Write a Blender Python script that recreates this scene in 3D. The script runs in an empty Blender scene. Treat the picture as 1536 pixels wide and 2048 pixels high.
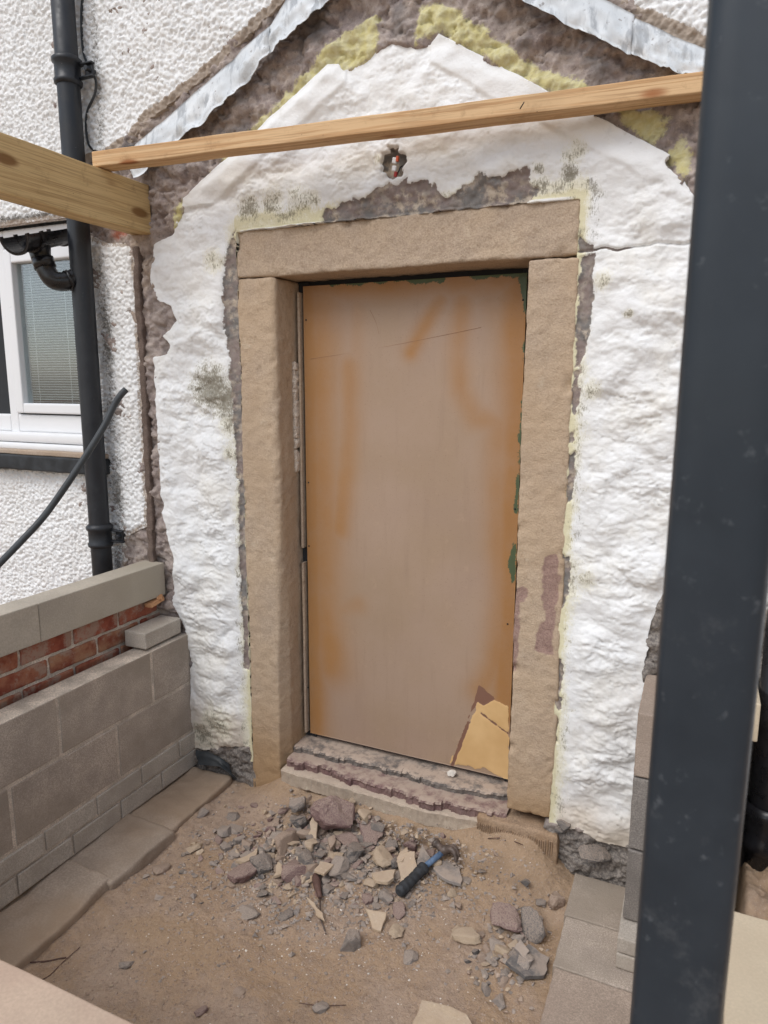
import bpy, bmesh, math, random
import numpy as np
from mathutils import Vector, Matrix, Euler
random.seed(7); RNG = np.random.default_rng(11)
scene = bpy.context.scene
COL = scene.collection
# ------------------------------------------------------------------ camera
CAM = np.array([0.0, -2.25, 1.65]); FPX = 1406.0           # focal length in photo pixels (1536 x 2048)
YAW, PITCH, ROLL = math.radians(24.3), math.radians(10.3), math.radians(0.2)
_cy, _sy, _cp, _sp = math.cos(YAW), math.sin(YAW), math.cos(PITCH), math.sin(PITCH)
FWD = np.array([-_sy*_cp, _cy*_cp, -_sp]); _r = np.array([_cy, _sy, 0.0]); _u = np.cross(_r, FWD)
RGT = math.cos(ROLL)*_r + math.sin(ROLL)*_u; UPV = -math.sin(ROLL)*_r + math.cos(ROLL)*_u
cd = bpy.data.cameras.new('camera'); cam = bpy.data.objects.new('camera', cd); COL.objects.link(cam)
cam.matrix_world = Matrix(((RGT[0], UPV[0], -FWD[0], CAM[0]), (RGT[1], UPV[1], -FWD[1], CAM[1]),
                           (RGT[2], UPV[2], -FWD[2], CAM[2]), (0, 0, 0, 1)))
cd.sensor_fit = 'VERTICAL'; cd.sensor_height = 36.0; cd.sensor_width = 27.0; cd.lens = 36.0*FPX/2048
cd.clip_start = 0.02; cd.clip_end = 400
cd.dof.use_dof = True; cd.dof.focus_distance = 2.7; cd.dof.aperture_fstop = 6.5
scene.camera = cam
# ------------------------------------------------------------------ sky, sun, exposure (overcast)
SUN_EL, SUN_AZ = math.radians(52), math.radians(200)        # azimuth clockwise from +y
w = bpy.data.worlds.new('World'); scene.world = w; w.use_nodes = True
nt = w.node_tree; nt.nodes.clear()
sky = nt.nodes.new('ShaderNodeTexSky'); sky.sky_type = 'NISHITA'; sky.sun_disc = False
sky.sun_elevation = SUN_EL; sky.sun_rotation = SUN_AZ; sky.air_density = 1.0; sky.dust_density = 1.5; sky.ozone_density = 1.0
hs = nt.nodes.new('ShaderNodeHueSaturation'); hs.inputs['Saturation'].default_value = 0.50
bg = nt.nodes.new('ShaderNodeBackground'); bg.inputs['Strength'].default_value = 0.15
wo = nt.nodes.new('ShaderNodeOutputWorld')
nt.links.new(sky.outputs[0], hs.inputs['Color']); nt.links.new(hs.outputs[0], bg.inputs['Color']); nt.links.new(bg.outputs[0], wo.inputs['Surface'])
sl = bpy.data.lights.new('sun', 'SUN'); sl.energy = 1.2; sl.angle = math.radians(35); sl.color = (1.0, 0.99, 0.975)
sun = bpy.data.objects.new('sun', sl); COL.objects.link(sun)
sd = Vector((math.sin(SUN_AZ)*math.cos(SUN_EL), math.cos(SUN_AZ)*math.cos(SUN_EL), math.sin(SUN_EL)))
sun.rotation_euler = sd.to_track_quat('Z', 'Y').to_euler(); sun.location = (0, -6, 8)
vs = scene.view_settings; vs.view_transform = 'Standard'; vs.look = 'None'; vs.gamma = 1; vs.use_curve_mapping = False
vs.exposure = 0.33
scene.cycles.max_bounces = 6; scene.cycles.diffuse_bounces = 4; scene.cycles.glossy_bounces = 3; scene.cycles.transparent_max_bounces = 8

# ------------------------------------------------------------------ survey: photo pixel -> point on a known plane of the place
def at(px, py, Y=None, X=None, Z=None):
    d = FWD + RGT*(px-768)/FPX + UPV*(1024-py)/FPX
    if Y is not None: t = (Y-CAM[1])/d[1]
    elif X is not None: t = (X-CAM[0])/d[0]
    else: t = (Z-CAM[2])/d[2]
    return CAM + t*d
def wp(pts, Y=0.0):                                          # polygon on the house wall, in wall metres (x, z)
    return np.array([[at(p[0], p[1], Y=Y)[0], at(p[0], p[1], Y=Y)[2]] for p in pts])

# ------------------------------------------------------------------ numpy noise
_perm = np.random.default_rng(3).permutation(256); _perm = np.concatenate([_perm, _perm, _perm])
_g = np.random.default_rng(5).normal(size=(256, 3)); _g /= np.linalg.norm(_g, axis=1)[:, None]
def perlin(x, y, z=0.0):
    x = np.asarray(x, float); y = np.asarray(y, float); z = np.broadcast_to(np.asarray(z, float), x.shape)
    xi = np.floor(x).astype(int); yi = np.floor(y).astype(int); zi = np.floor(z).astype(int)
    xf, yf, zf = x-xi, y-yi, z-zi
    u, v, q = [t*t*t*(t*(t*6-15)+10) for t in (xf, yf, zf)]
    def gd(i, j, k):
        h = _perm[(_perm[(_perm[(xi+i) & 255] + (yi+j)) & 255] + (zi+k)) & 255]
        g = _g[h]; return g[..., 0]*(xf-i)+g[..., 1]*(yf-j)+g[..., 2]*(zf-k)
    a = [[[gd(i, j, k) for k in (0, 1)] for j in (0, 1)] for i in (0, 1)]
    l = lambda p, q_, t: p+(q_-p)*t
    return l(l(l(a[0][0][0], a[1][0][0], u), l(a[0][1][0], a[1][1][0], u), v), l(l(a[0][0][1], a[1][0][1], u), l(a[0][1][1], a[1][1][1], u), v), q)*1.5
def fbm(x, y, z=0.0, o=4, g=0.5):
    s = 0; a = 1.0; f = 1.0
    for i in range(o):
        s = s+a*perlin(x*f+17.3*i, y*f-9.1*i, np.asarray(z)*f+3.7*i); a *= g; f *= 2.03
    return s
def cell(x, y, seed=0):                                      # 2-d cellular: F1, F2, random of the nearest
    xi = np.floor(x).astype(int); yi = np.floor(y).astype(int)
    f1 = np.full(x.shape, 9.0); f2 = np.full(x.shape, 9.0); rid = np.zeros(x.shape)
    T = np.random.default_rng(100+seed).random((256, 3))
    for i in (-1, 0, 1):
        for j in (-1, 0, 1):
            h = _perm[(_perm[(xi+i) & 255]+(yi+j)) & 255]; r = T[h]
            d = np.hypot(xi+i+r[..., 0]-x, yi+j+r[..., 1]-y)
            m = d < f1
            f2 = np.where(m, f1, np.minimum(f2, d)); rid = np.where(m, r[..., 2], rid); f1 = np.where(m, d, f1)
    return f1, f2, rid
def sstep(a, b, x):
    t = np.clip((x-a)/(b-a), 0, 1); return t*t*(3-2*t)
def sdist(poly, X, Z):                                       # signed distance to a polygon, > 0 inside
    P = np.asarray(poly); Q = np.roll(P, -1, 0); d = np.full(X.shape, 1e9); ins = np.zeros(X.shape, bool)
    for (ax, az), (bx, bz) in zip(P, Q):
        ex, ez = bx-ax, bz-az; L = ex*ex+ez*ez+1e-12
        t = np.clip(((X-ax)*ex+(Z-az)*ez)/L, 0, 1)
        d = np.minimum(d, np.hypot(X-ax-t*ex, Z-az-t*ez))
        c = ((az > Z) != (bz > Z)) & (X < (bx-ax)*(Z-az)/(bz-az+1e-15)+ax)
        ins ^= c
    return np.where(ins, d, -d)

# ------------------------------------------------------------------ objects
def mesh_np(name, V, F, smooth=True, attrs=None):
    me = bpy.data.meshes.new(name); V = np.asarray(V, np.float32); F = np.asarray(F, np.int32); k = F.shape[1]
    me.vertices.add(len(V)); me.vertices.foreach_set('co', V.ravel())
    me.loops.add(F.size); me.loops.foreach_set('vertex_index', F.ravel())
    me.polygons.add(len(F)); me.polygons.foreach_set('loop_start', np.arange(0, F.size, k, dtype=np.int32))
    me.update(calc_edges=True); me.validate()
    me.polygons.foreach_set('use_smooth', np.full(len(me.polygons), smooth)); me.update()
    for n, a in (attrs or {}).items():
        at_ = me.attributes.new(n, 'FLOAT', 'POINT'); at_.data.foreach_set('value', np.asarray(a, np.float32))
    return me
def obj(name, me, mat=None, parent=None, loc=None, rot=None):
    o = bpy.data.objects.new(name, me); COL.objects.link(o)
    if mat and me is not None and not me.materials: me.materials.append(mat)
    if parent: o.parent = parent
    if loc is not None: o.location = loc
    if rot is not None: o.rotation_euler = rot
    return o
def tag(o, label=None, cat=None, group=None, kind=None):
    if label: o['label'] = label
    if cat: o['category'] = cat
    if group: o['group'] = group
    if kind: o['kind'] = kind
    return o
def empty(name, loc=(0, 0, 0), label=None, cat=None, group=None):
    o = bpy.data.objects.new(name, None); COL.objects.link(o); o.location = loc; o.empty_display_size = .1
    return tag(o, label, cat, group)
def lines(h, r, res):
    if r > 0:
        k = 1.7*r if h > 2.2*r else r
        inner = list(np.linspace(-h+k, h-k, max(2, int(round((2*h-2*k)/res))+1)))
        e = [-h, -h+.3*r]+([-h+r] if k > r else [])
        return np.array(e+inner+[-v for v in e[::-1]])
    return np.linspace(-h, h, max(2, int(round(2*h/res))+1))
def rbox(sx, sy, sz, r=.004, res=.05, amp=0.0, sc=20.0, off=0.0, wob=0.0, o=4):
    """a box with rounded, slightly uneven edges and a rough face; centred, returns (verts, quads)"""
    hx, hy, hz = sx/2, sy/2, sz/2; r = min(r, hx*.9, hy*.9, hz*.9)
    LX, LY, LZ = lines(hx, r, res), lines(hy, r, res), lines(hz, r, res)
    VV = []; FF = []; n = 0
    def face(A, B, f, flip):
        nonlocal n
        a, b = np.meshgrid(A, B, indexing='ij'); p = f(a, b).reshape(-1, 3); na, nb = len(A), len(B)
        i = (np.arange(na-1)[:, None]*nb+np.arange(nb-1)[None, :]).ravel()
        q = np.stack([i, i+nb, i+nb+1, i+1], 1)
        if flip: q = q[:, ::-1]
        VV.append(p); FF.append(q+n); n += len(p)
    S = lambda *a: np.stack(np.broadcast_arrays(*a), -1)
    face(LX, LY, lambda a, b: S(a, b, hz), False); face(LX, LY, lambda a, b: S(a, b, -hz), True)
    face(LY, LZ, lambda a, b: S(hx, a, b), False); face(LY, LZ, lambda a, b: S(-hx, a, b), True)
    face(LX, LZ, lambda a, b: S(a, -hy, b), False); face(LX, LZ, lambda a, b: S(a, hy, b), True)
    V = np.concatenate(VV); F = np.concatenate(FF)
    key = np.round(V*1e5).astype(np.int64); _, ui, inv = np.unique(key, axis=0, return_index=True, return_inverse=True)
    V = V[ui]; F = inv.reshape(-1)[F]
    H = np.array([hx, hy, hz])
    if r > 0:
        c = np.clip(V, -H+r, H-r); d = V-c; L = np.linalg.norm(d, axis=1)[:, None]
        N = d/np.maximum(L, 1e-9); V = c+N*r
    else: N = V/np.linalg.norm(V, axis=1)[:, None]
    if amp > 0:
        V = V+N*(amp*fbm(V[:, 0]*sc+off, V[:, 1]*sc, V[:, 2]*sc, o=o))[:, None]
    if wob > 0:
        V = V+wob*np.stack([perlin(V[:, 0]*3+off+k*7.7, V[:, 1]*3, V[:, 2]*3) for k in range(3)], 1)
    return V, F
def box(name, lo, hi, mat, parent=None, local=None, **k):
    """rounded box between two world corners"""
    lo = np.array(lo, float); hi = np.array(hi, float); s = hi-lo; c = (lo+hi)/2
    V, F = rbox(*s, **k); me = mesh_np(name, V, F)
    p = c-(np.array(local) if local is not None else 0)
    return obj(name, me, mat, parent, p)
def tube(name, pts, rad, mat, parent=None, seg=16, cap=True, sub=0):
    P = [Vector(p) for p in pts]
    if sub:
        Q = []
        for i in range(len(P)-1):
            p0, p1, p2, p3 = P[max(i-1, 0)], P[i], P[i+1], P[min(i+2, len(P)-1)]
            for j in range(sub):
                t = j/sub
                Q.append(.5*((2*p1)+(p2-p0)*t+(2*p0-5*p1+4*p2-p3)*t*t+(3*p1-p0-3*p2+p3)*t**3))
        Q.append(P[-1]); 
        if not np.isscalar(rad): rad = np.interp(np.linspace(0, len(P)-1, len(Q)), range(len(P)), rad)
        P = Q
    if np.isscalar(rad): rad = [rad]*len(P)
    V = []; F = []
    up = Vector((0, 0, 1)); prev = None
    for i, p in enumerate(P):
        t = (P[min(i+1, len(P)-1)]-P[max(i-1, 0)]); t = t.normalized() if t.length > 1e-9 else Vector((0, 0, 1))
        if prev is None:
            a = t.orthogonal().normalized()
        else:
            a = (prev-t*prev.dot(t)); a = a.normalized() if a.length > 1e-6 else t.orthogonal().normalized()
        prev = a; b = t.cross(a)
        for k in range(seg):
            an = 2*math.pi*k/seg; V.append(p+(a*math.cos(an)+b*math.sin(an))*rad[i])
    for i in range(len(P)-1):
        for k in range(seg):
            F.append((i*seg+k, i*seg+(k+1) % seg, (i+1)*seg+(k+1) % seg, (i+1)*seg+k))
    me = bpy.data.meshes.new(name)
    if cap: F = F+[tuple(range(seg))[::-1], tuple(range((len(P)-1)*seg, len(P)*seg))]
    me.from_pydata([tuple(v) for v in V], [], F); me.update()
    for p in me.polygons: p.use_smooth = len(p.vertices) == 4
    return obj(name, me, mat, parent)

# ------------------------------------------------------------------ materials
class M:
    def __init__(s, name, rough=.85, spec=.3):
        s.m = bpy.data.materials.new(name); s.m.use_nodes = True; s.t = s.m.node_tree; s.b = s.t.nodes['Principled BSDF']
        s.b.inputs['Roughness'].default_value = rough; s.b.inputs['Specular IOR Level'].default_value = spec
        s.tc = s.t.nodes.new('ShaderNodeTexCoord'); s.co = s.tc.outputs['Object']; s.bump = None
    def lk(s, a, b): s.t.links.new(a, b)
    def world(s):
        g = s.t.nodes.new('ShaderNodeNewGeometry'); s.co = g.outputs['Position']; return s
    def rnd(s):                                               # object-random offset of the pattern
        oi = s.t.nodes.new('ShaderNodeObjectInfo'); v = s.t.nodes.new('ShaderNodeVectorMath'); v.operation = 'MULTIPLY_ADD'
        cx = s.t.nodes.new('ShaderNodeCombineXYZ')
        for i in range(3): s.lk(oi.outputs['Random'], cx.inputs[i])
        s.lk(cx.outputs[0], v.inputs[0]); v.inputs[1].default_value = (37, 53, 71); s.lk(s.co, v.inputs[2]); s.co = v.outputs[0]; s.r = oi.outputs['Random']; return s
    def noise(s, scale, detail=5, rough=.6, stretch=None, dist=0):
        n = s.t.nodes.new('ShaderNodeTexNoise'); n.inputs['Scale'].default_value = scale; n.inputs['Detail'].default_value = detail
        n.inputs['Roughness'].default_value = rough; n.inputs['Distortion'].default_value = dist
        co = s.co
        if stretch:
            mp = s.t.nodes.new('ShaderNodeMapping'); mp.inputs['Scale'].default_value = stretch; s.lk(co, mp.inputs['Vector']); co = mp.outputs[0]
        s.lk(co, n.inputs['Vector']); return n.outputs['Fac']
    def voro(s, scale, feat='F1', out='Distance'):
        n = s.t.nodes.new('ShaderNodeTexVoronoi'); n.feature = feat; n.inputs['Scale'].default_value = scale; s.lk(s.co, n.inputs['Vector']); return n.outputs[out]
    def ramp(s, fac, a, b, va=0.0, vb=1.0):
        n = s.t.nodes.new('ShaderNodeMapRange'); n.interpolation_type = 'SMOOTHSTEP'
        for k, v in (('From Min', a), ('From Max', b), ('To Min', va), ('To Max', vb)): n.inputs[k].default_value = v
        s.lk(fac, n.inputs['Value']); return n.outputs['Result']
    def math(s, op, a, b=None, c=None):
        n = s.t.nodes.new('ShaderNodeMath'); n.operation = op
        for i, v in enumerate((a, b, c)):
            if v is None: continue
            if hasattr(v, 'is_output'): s.lk(v, n.inputs[i])
            else: n.inputs[i].default_value = v
        return n.outputs[0]
    def mix(s, fac, a, b, mode='MIX'):
        n = s.t.nodes.new('ShaderNodeMix'); n.data_type = 'RGBA'; n.blend_type = mode
        for v, i in ((fac, 0), (a, 6), (b, 7)):
            if hasattr(v, 'is_output'): s.lk(v, n.inputs[i])
            elif i == 0: n.inputs[0].default_value = v
            else: n.inputs[i].default_value = (*v, 1) if len(v) == 3 else v
        return n.outputs[2]
    def attr(s, name):
        n = s.t.nodes.new('ShaderNodeAttribute'); n.attribute_name = name; return n.outputs['Fac']
    def upz(s):
        g = s.t.nodes.new('ShaderNodeNewGeometry'); x = s.t.nodes.new('ShaderNodeSeparateXYZ'); s.lk(g.outputs['Normal'], x.inputs[0]); return x.outputs['Z']
    def color(s, c):
        if hasattr(c, 'is_output'): s.lk(c, s.b.inputs['Base Color'])
        else: s.b.inputs['Base Color'].default_value = (*c, 1)
        return s
    def rough(s, v): s.lk(v, s.b.inputs['Roughness']); return s
    def addbump(s, h, strength=.5, dist=.002):
        n = s.t.nodes.new('ShaderNodeBump'); n.inputs['Strength'].default_value = strength; n.inputs['Distance'].default_value = dist
        s.lk(h, n.inputs['Height'])
        if s.bump: s.lk(s.bump, n.inputs['Normal'])
        s.bump = n.outputs[0]; s.lk(s.bump, s.b.inputs['Normal']); return s
def srgb(r, g, b):
    f = lambda c: c/12.92 if c <= .04045 else ((c+.055)/1.055)**2.4
    return tuple(f(v/255) for v in (r, g, b))
def varied(name, c, scale=30, amt=.35, fine=200, rough=.9, bump=.4, bd=.002, rnd=True, speck=None, spec=.25, tint=None, fc=1.0):
    m = M(name, rough, spec)
    if rnd: m.rnd()
    n1 = m.noise(scale, 6); n2 = m.noise(fine, 3)
    dark = tuple(v*(1-amt) for v in c); lite = tuple(min(.9, v*(1+amt*.8)) for v in c)
    k = m.mix(m.ramp(n1, .3, .7), dark, lite); k = m.mix(m.ramp(n2, .40, .66, 0, .75*fc), k, tuple(v*.62 for v in c)); k = m.mix(m.ramp(m.noise(fine*.3, 4, .7), .50, .70, 0, .45*fc), k, tuple(v*.75 for v in c)); k = m.mix(m.ramp(n2, .46, .30, 0, .5*fc), k, tuple(min(.85, v*1.35) for v in c))
    if tint: k = m.mix(m.ramp(m.noise(scale*.35, 4), .42, .66, 0, .8), k, tint)
    if speck: k = m.mix(m.ramp(m.noise(fine*2.2, 2), .66, .72), k, speck)
    k = m.mix(m.ramp(m.r, 0, 1, 0, .26), k, tuple(v*.6 for v in c)) if rnd else k
    m.color(k); m.addbump(n1, bump, bd*2); m.addbump(n2, bump, bd); return m.m
MAT = {}
# --- dusty earth
m = M('earth', .95, .15).world()
n1 = m.noise(3.2, 5); n2 = m.noise(26, 6, .65); n3 = m.noise(150, 5, .7)
k = m.mix(m.ramp(n1, .4, .62), srgb(181, 158, 138), srgb(175, 148, 121)); k = m.mix(m.ramp(n2, .38, .7, 0, .55), k, srgb(150, 131, 117))
k = m.mix(m.attr('sand'), k, srgb(173, 147, 120)); k = m.mix(m.ramp(n3, .56, .72, 0, .6), k, srgb(126, 106, 90)); k = m.mix(m.ramp(n3, .46, .34, 0, .5), k, srgb(186, 168, 150))
k = m.mix(m.ramp(m.noise(330, 2), .68, .72, 0, .8), k, srgb(215, 204, 190)); m.color(k)
m.addbump(n2, .6, .014); m.addbump(n3, .9, .006); MAT['earth'] = m.m
# --- white lumpy painted render: yellow undercoat, bare mortar and mould come through where the masks say
m = M('painted_render', .72, .3).world()
nf = m.noise(95, 6, .65); ng = m.noise(28, 6, .65); nh = m.noise(9, 5, .6)
def reveal(m, a, w=.9, e=.05):
    t = m.math('ADD', m.attr(a), m.math('MULTIPLY', m.math('SUBTRACT', m.math('ADD', m.math('MULTIPLY', nf, .55), m.math('MULTIPLY', ng, .45)), .5), w))
    return m.ramp(t, .5-e, .5+e)
k = m.mix(m.ramp(nh, .4, .75, 0, .6), (.79, .79, .78), (.73, .715, .685))
k = m.mix(m.ramp(m.noise(3.0, 5, .65), .47, .66, 0, .55), k, (.74, .705, .63)); k = m.mix(m.ramp(m.noise(14, 6, .7), .54, .70, 0, .55), k, (.64, .63, .60)); k = m.mix(m.ramp(m.noise(38, 5, .7), .62, .72, 0, .45), k, (.56, .54, .48))
k = m.mix(m.ramp(m.attr('dust'), .1, .9, 0, .75), k, srgb(196, 180, 158))
nv = m.noise(1.0, 5, .7, (220, 220, 90)); nf0 = nf; nf = nv
k = m.mix(reveal(m, 'yel', 1.3, .22), k, srgb(224, 219, 198)); k = m.mix(m.math('MULTIPLY', reveal(m, 'yel2', 2.0, .16), .85), k, srgb(212, 204, 168))
k = m.mix(m.math('MULTIPLY', reveal(m, 'mould', 2.2, .16), .8), k, srgb(112, 105, 92)); nf = nf0
k = m.mix(reveal(m, 'bare', .9, .06), k, m.mix(m.ramp(nf, .55, .72, 0, .7), m.mix(m.ramp(ng, .45, .62), m.mix(m.ramp(m.noise(9, 4), .42, .58), srgb(120, 116, 112), srgb(136, 122, 116)), m.mix(m.ramp(m.noise(8, 3), .4, .6), srgb(140, 130, 122), srgb(186, 172, 154))), srgb(92, 84, 78)))
k = m.mix(m.ramp(m.noise(420, 2), .765, .79, 0, .7), k, srgb(120, 112, 90)); m.color(k)
m.addbump(nf, .40, .003); m.addbump(m.noise(40, 8, .68, (1, 1, 1.3)), .34, .008); MAT['render'] = m.m
# --- exposed rubble masonry
m = M('rubble_masonry', .95, .15).world()
nf = m.noise(120, 5, .65); ng = m.noise(34, 6, .65); nh = m.noise(7, 5)
k = m.mix(m.ramp(nh, .36, .6), srgb(142, 129, 124), srgb(166, 153, 145)); k = m.mix(m.ramp(m.noise(4.1, 4), .52, .66, 0, .8), k, srgb(166, 148, 130))
k = m.mix(m.ramp(ng, .48, .66, 0, .8), k, srgb(182, 168, 158)); k = m.mix(m.ramp(ng, .46, .34, 0, .55), k, srgb(114, 102, 98)); k = m.mix(m.ramp(nf, .56, .70, 0, .6), k, srgb(100, 88, 83)); k = m.mix(m.ramp(m.noise(3.0, 3), .56, .66, 0, .7), k, srgb(104, 100, 98))
k = m.mix(reveal(m, 'red', .8, .15), k, srgb(150, 92, 72)); k = m.mix(reveal(m, 'grey', .8, .15), k, m.mix(m.ramp(nf, .4, .6), srgb(112, 106, 101), srgb(148, 140, 132)))
k = m.mix(m.math('MULTIPLY', reveal(m, 'yel', 1.5, .16), .9), k, m.mix(m.ramp(ng, .35, .7), srgb(197, 187, 130), srgb(208, 202, 162))); m.color(k)
m.addbump(nf, .6, .004); m.addbump(ng, .6, .012); MAT['masonry'] = m.m
# --- white pebbledash
m = M('pebbledash', .8, .25).world()
nf = m.noise(130, 4); k = m.mix(m.ramp(m.noise(5, 4), .4, .7, 0, .5), (.80, .80, .79), (.70, .68, .65))
k = m.mix(m.ramp(nf, .55, .75, 0, .45), k, (.55, .53, .50)); k = m.mix(reveal(m, 'mould', 1.3, .12), k, srgb(84, 80, 70)) if False else k
ng = m.noise(50, 5); nf = m.noise(150, 4)
k = m.mix(m.math('MULTIPLY', reveal(m, 'mould', 1.6, .2), .85), k, srgb(92, 88, 80)); k = m.mix(reveal(m, 'mort', 1.0, .1), k, srgb(172, 158, 144)); m.color(k)
m.addbump(nf, .5, .004); MAT['pebble'] = m.m
# --- tan masonry paint on the door surround
m = M('tan_stone', .9, .2).world()
nf = m.noise(170, 5, .7); ng = m.noise(40, 5); nh = m.noise(5, 4)
k = m.mix(m.ramp(nh, .38, .64), srgb(184, 163, 140), srgb(176, 157, 138)); k = m.mix(m.ramp(nf, .45, .7, 0, .6), k, srgb(204, 184, 158)); k = m.mix(m.ramp(nf, .5, .3, 0, .6), k, srgb(152, 131, 108)); k = m.mix(m.ramp(ng, .52, .75, 0, .5), k, srgb(152, 130, 106))
k = m.mix(m.ramp(m.attr('tone'), .1, .9, 0, .65), k, srgb(184, 159, 131)); k = m.mix(m.ramp(m.noise(13, 6, .7), .58, .74, 0, .5), k, srgb(205, 190, 168)); k = m.mix(m.ramp(m.noise(19, 5, .7), .62, .72, 0, .5), k, srgb(138, 116, 95)); k = m.mix(m.attr('mud'), k, srgb(168, 136, 98)); k = m.mix(m.math('MULTIPLY', reveal(m, 'peel', 1.3, .14), .85), k, m.mix(m.ramp(nf, .35, .65), srgb(134, 106, 100), srgb(158, 130, 120))); m.color(k)
m.addbump(nf, .65, .005); m.addbump(ng, .5, .010); MAT['tan'] = m.m
# --- the boarded door
m = M('door_board', .5, .35).world()
nf = m.noise(220, 3); ng = m.noise(60, 5); nh = m.noise(3.5, 4)
k = m.mix(m.ramp(nh, .3, .75), srgb(165, 141, 121), srgb(159, 135, 112))
k = m.mix(m.ramp(m.noise(2.0, 3), .45, .7, 0, .5), k, srgb(156, 132, 116))
k = m.mix(m.ramp(m.noise(1.0, 5, .7, (30, 30, 3)), .5, .75, 0, .35), k, srgb(146, 122, 103))
k = m.mix(m.ramp(m.noise(14, 6, .7), .56, .72, 0, .4), k, srgb(178, 152, 130))
k = m.mix(m.math('MULTIPLY', m.attr('spray'), m.ramp(m.noise(9, 5, .65), .2, .6, .75, 1)), k, srgb(159, 115, 69)); k = m.mix(m.ramp(nf, .62, .70, 0, .45), k, srgb(124, 96, 76)); k = m.mix(m.ramp(m.noise(7, 6, .75), .66, .74, 0, .55), k, srgb(122, 100, 84))
k = m.mix(m.ramp(m.math('MULTIPLY', m.attr('speckle'), m.ramp(m.noise(300, 2), .70, .73)), .2, .8), k, srgb(86, 62, 48))
k = m.mix(reveal(m, 'green', 1.0, .06), k, srgb(78, 90, 64))
k = m.mix(reveal(m, 'brown', .45, .03), k, srgb(126, 92, 76)); k = m.mix(reveal(m, 'cream', .5, .02), k, m.mix(m.ramp(nh, .4, .6), srgb(216, 180, 128), srgb(204, 166, 114)))
m.color(k); m.rough(m.ramp(ng, .3, .7, .42, .62)); m.addbump(m.noise(500, 2), .12, .001); m.addbump(m.noise(45, 3, .5), .08, .002); MAT['door'] = m.m
def plain(name, c, rough=.5, spec=.4, n=None, amt=.15, bump=.1, metal=0):
    m = M(name, rough, spec); n1 = m.noise(n or 25, 4)
    m.color(m.mix(m.ramp(n1, .35, .7), tuple(v*(1-amt) for v in c), tuple(v*(1+amt) for v in c))); m.rough(m.ramp(n1, .3, .7, rough*.85, min(1, rough*1.15)))
    m.addbump(m.noise((n or 25)*6, 3), bump, .001); m.b.inputs['Metallic'].default_value = metal; return m.m
m = M('black_pipe', .42, .45).world(); n1 = m.noise(14, 6, .7); n2 = m.noise(120, 4)
k = m.mix(m.ramp(n1, .4, .75, 0, .8), (.010, .012, .016), (.028, .030, .034)); k = m.mix(m.ramp(n2, .68, .74, 0, .6), k, (.13, .12, .11)); m.color(k); m.rough(m.ramp(n1, .35, .7, .34, .62)); m.addbump(n2, .15, .002); MAT['pipe'] = m.m
MAT['plastic'] = plain('black_plastic', (.011, .011, .013), .3, .5, 30, .3, .05)
MAT['upvc'] = plain('white_upvc', (.76, .765, .77), .3, .5, 3, .01, .0)
MAT['rubber'] = plain('black_rubber', (.012, .012, .012), .6)
MAT['cable'] = plain('grey_cable', (.042, .047, .05), .5, .4, 20, .2, .1)
MAT['slat'] = plain('blind_slat', (.78, .79, .8), .5, .4, 5, .02, .0)
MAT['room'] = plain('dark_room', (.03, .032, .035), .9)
m = M('post_paint', .36, .36).world(); n1 = m.noise(6, 5); n2 = m.noise(55, 4)
k = m.mix(m.ramp(n1, .35, .7), (.019, .026, .034), (.026, .034, .043)); k = m.mix(m.ramp(n2, .62, .76, 0, .5), k, (.11, .12, .13)); k = m.mix(m.ramp(m.noise(11, 6, .75), .58, .74, 0, .45), k, (.085, .09, .095)); k = m.mix(m.ramp(m.noise(28, 3), .73, .76, 0, .8), k, (.01, .012, .02)); m.color(k); m.rough(m.ramp(m.noise(9, 5, .7), .3, .7, .28, .55)); MAT['post'] = m.m
MAT['block'] = varied('concrete_block', srgb(182, 168, 154), 7, .24, 240, .95, .5, .003, True, srgb(92, 84, 76), tint=srgb(152, 140, 126))
MAT['block_pale'] = varied('pale_block', srgb(172, 155, 140), 7, .18, 240, .95, .5, .003, True, srgb(110, 98, 88), tint=srgb(158, 140, 126))
MAT['block_dark'] = varied('dark_block', srgb(134, 127, 120), 9, .2, 260, .95, .6, .003, True, srgb(84, 78, 74))
MAT['cbrick'] = varied('concrete_brick', srgb(194, 184, 171), 12, .14, 220, .95, .35, .002, True, tint=srgb(164, 153, 140))
MAT['concrete'] = varied('smooth_concrete', srgb(182, 172, 157), 5, .13, 180, .9, .25, .0015, True, tint=srgb(170, 160, 142), fc=.4)
MAT['footing'] = varied('footing_concrete', srgb(176, 160, 144), 5, .16, 150, .95, .4, .003, True, tint=srgb(160, 138, 116), fc=.6)
MAT['mortar'] = varied('mortar', srgb(204, 190, 174), 14, .35, 220, .97, .6, .004, False)
MAT['mortar_brown'] = varied('brown_mortar', srgb(112, 97, 88), 30, .2, 220, .97, .5, .003, False)
m = M('red_brick', .95, .15).rnd(); n1 = m.noise(16, 6); n2 = m.noise(130, 4); cr = m.mix(m.r, srgb(160, 92, 72), srgb(164, 122, 94))
k = m.mix(m.ramp(n1, .35, .7), cr, srgb(128, 66, 52)); k = m.mix(m.ramp(m.noise(12, 6, .7), .47, .60, 0, .8), k, srgb(160, 138, 122)); k = m.mix(m.ramp(n2, .6, .75, 0, .5), k, srgb(86, 56, 48)); m.color(k)
m.addbump(n1, .5, .006); m.addbump(n2, .5, .003); MAT['brick'] = m.m
MAT['coping'] = varied('pale_sandstone', srgb(206, 190, 164), 5, .08, 160, .85, .2, .001, True, tint=srgb(196, 178, 152), fc=.3)
m = M('lead', .75, .3).world(); n1 = m.noise(11, 6, .65); n2 = m.noise(30, 5, .6, (1, 1, .25))
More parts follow.
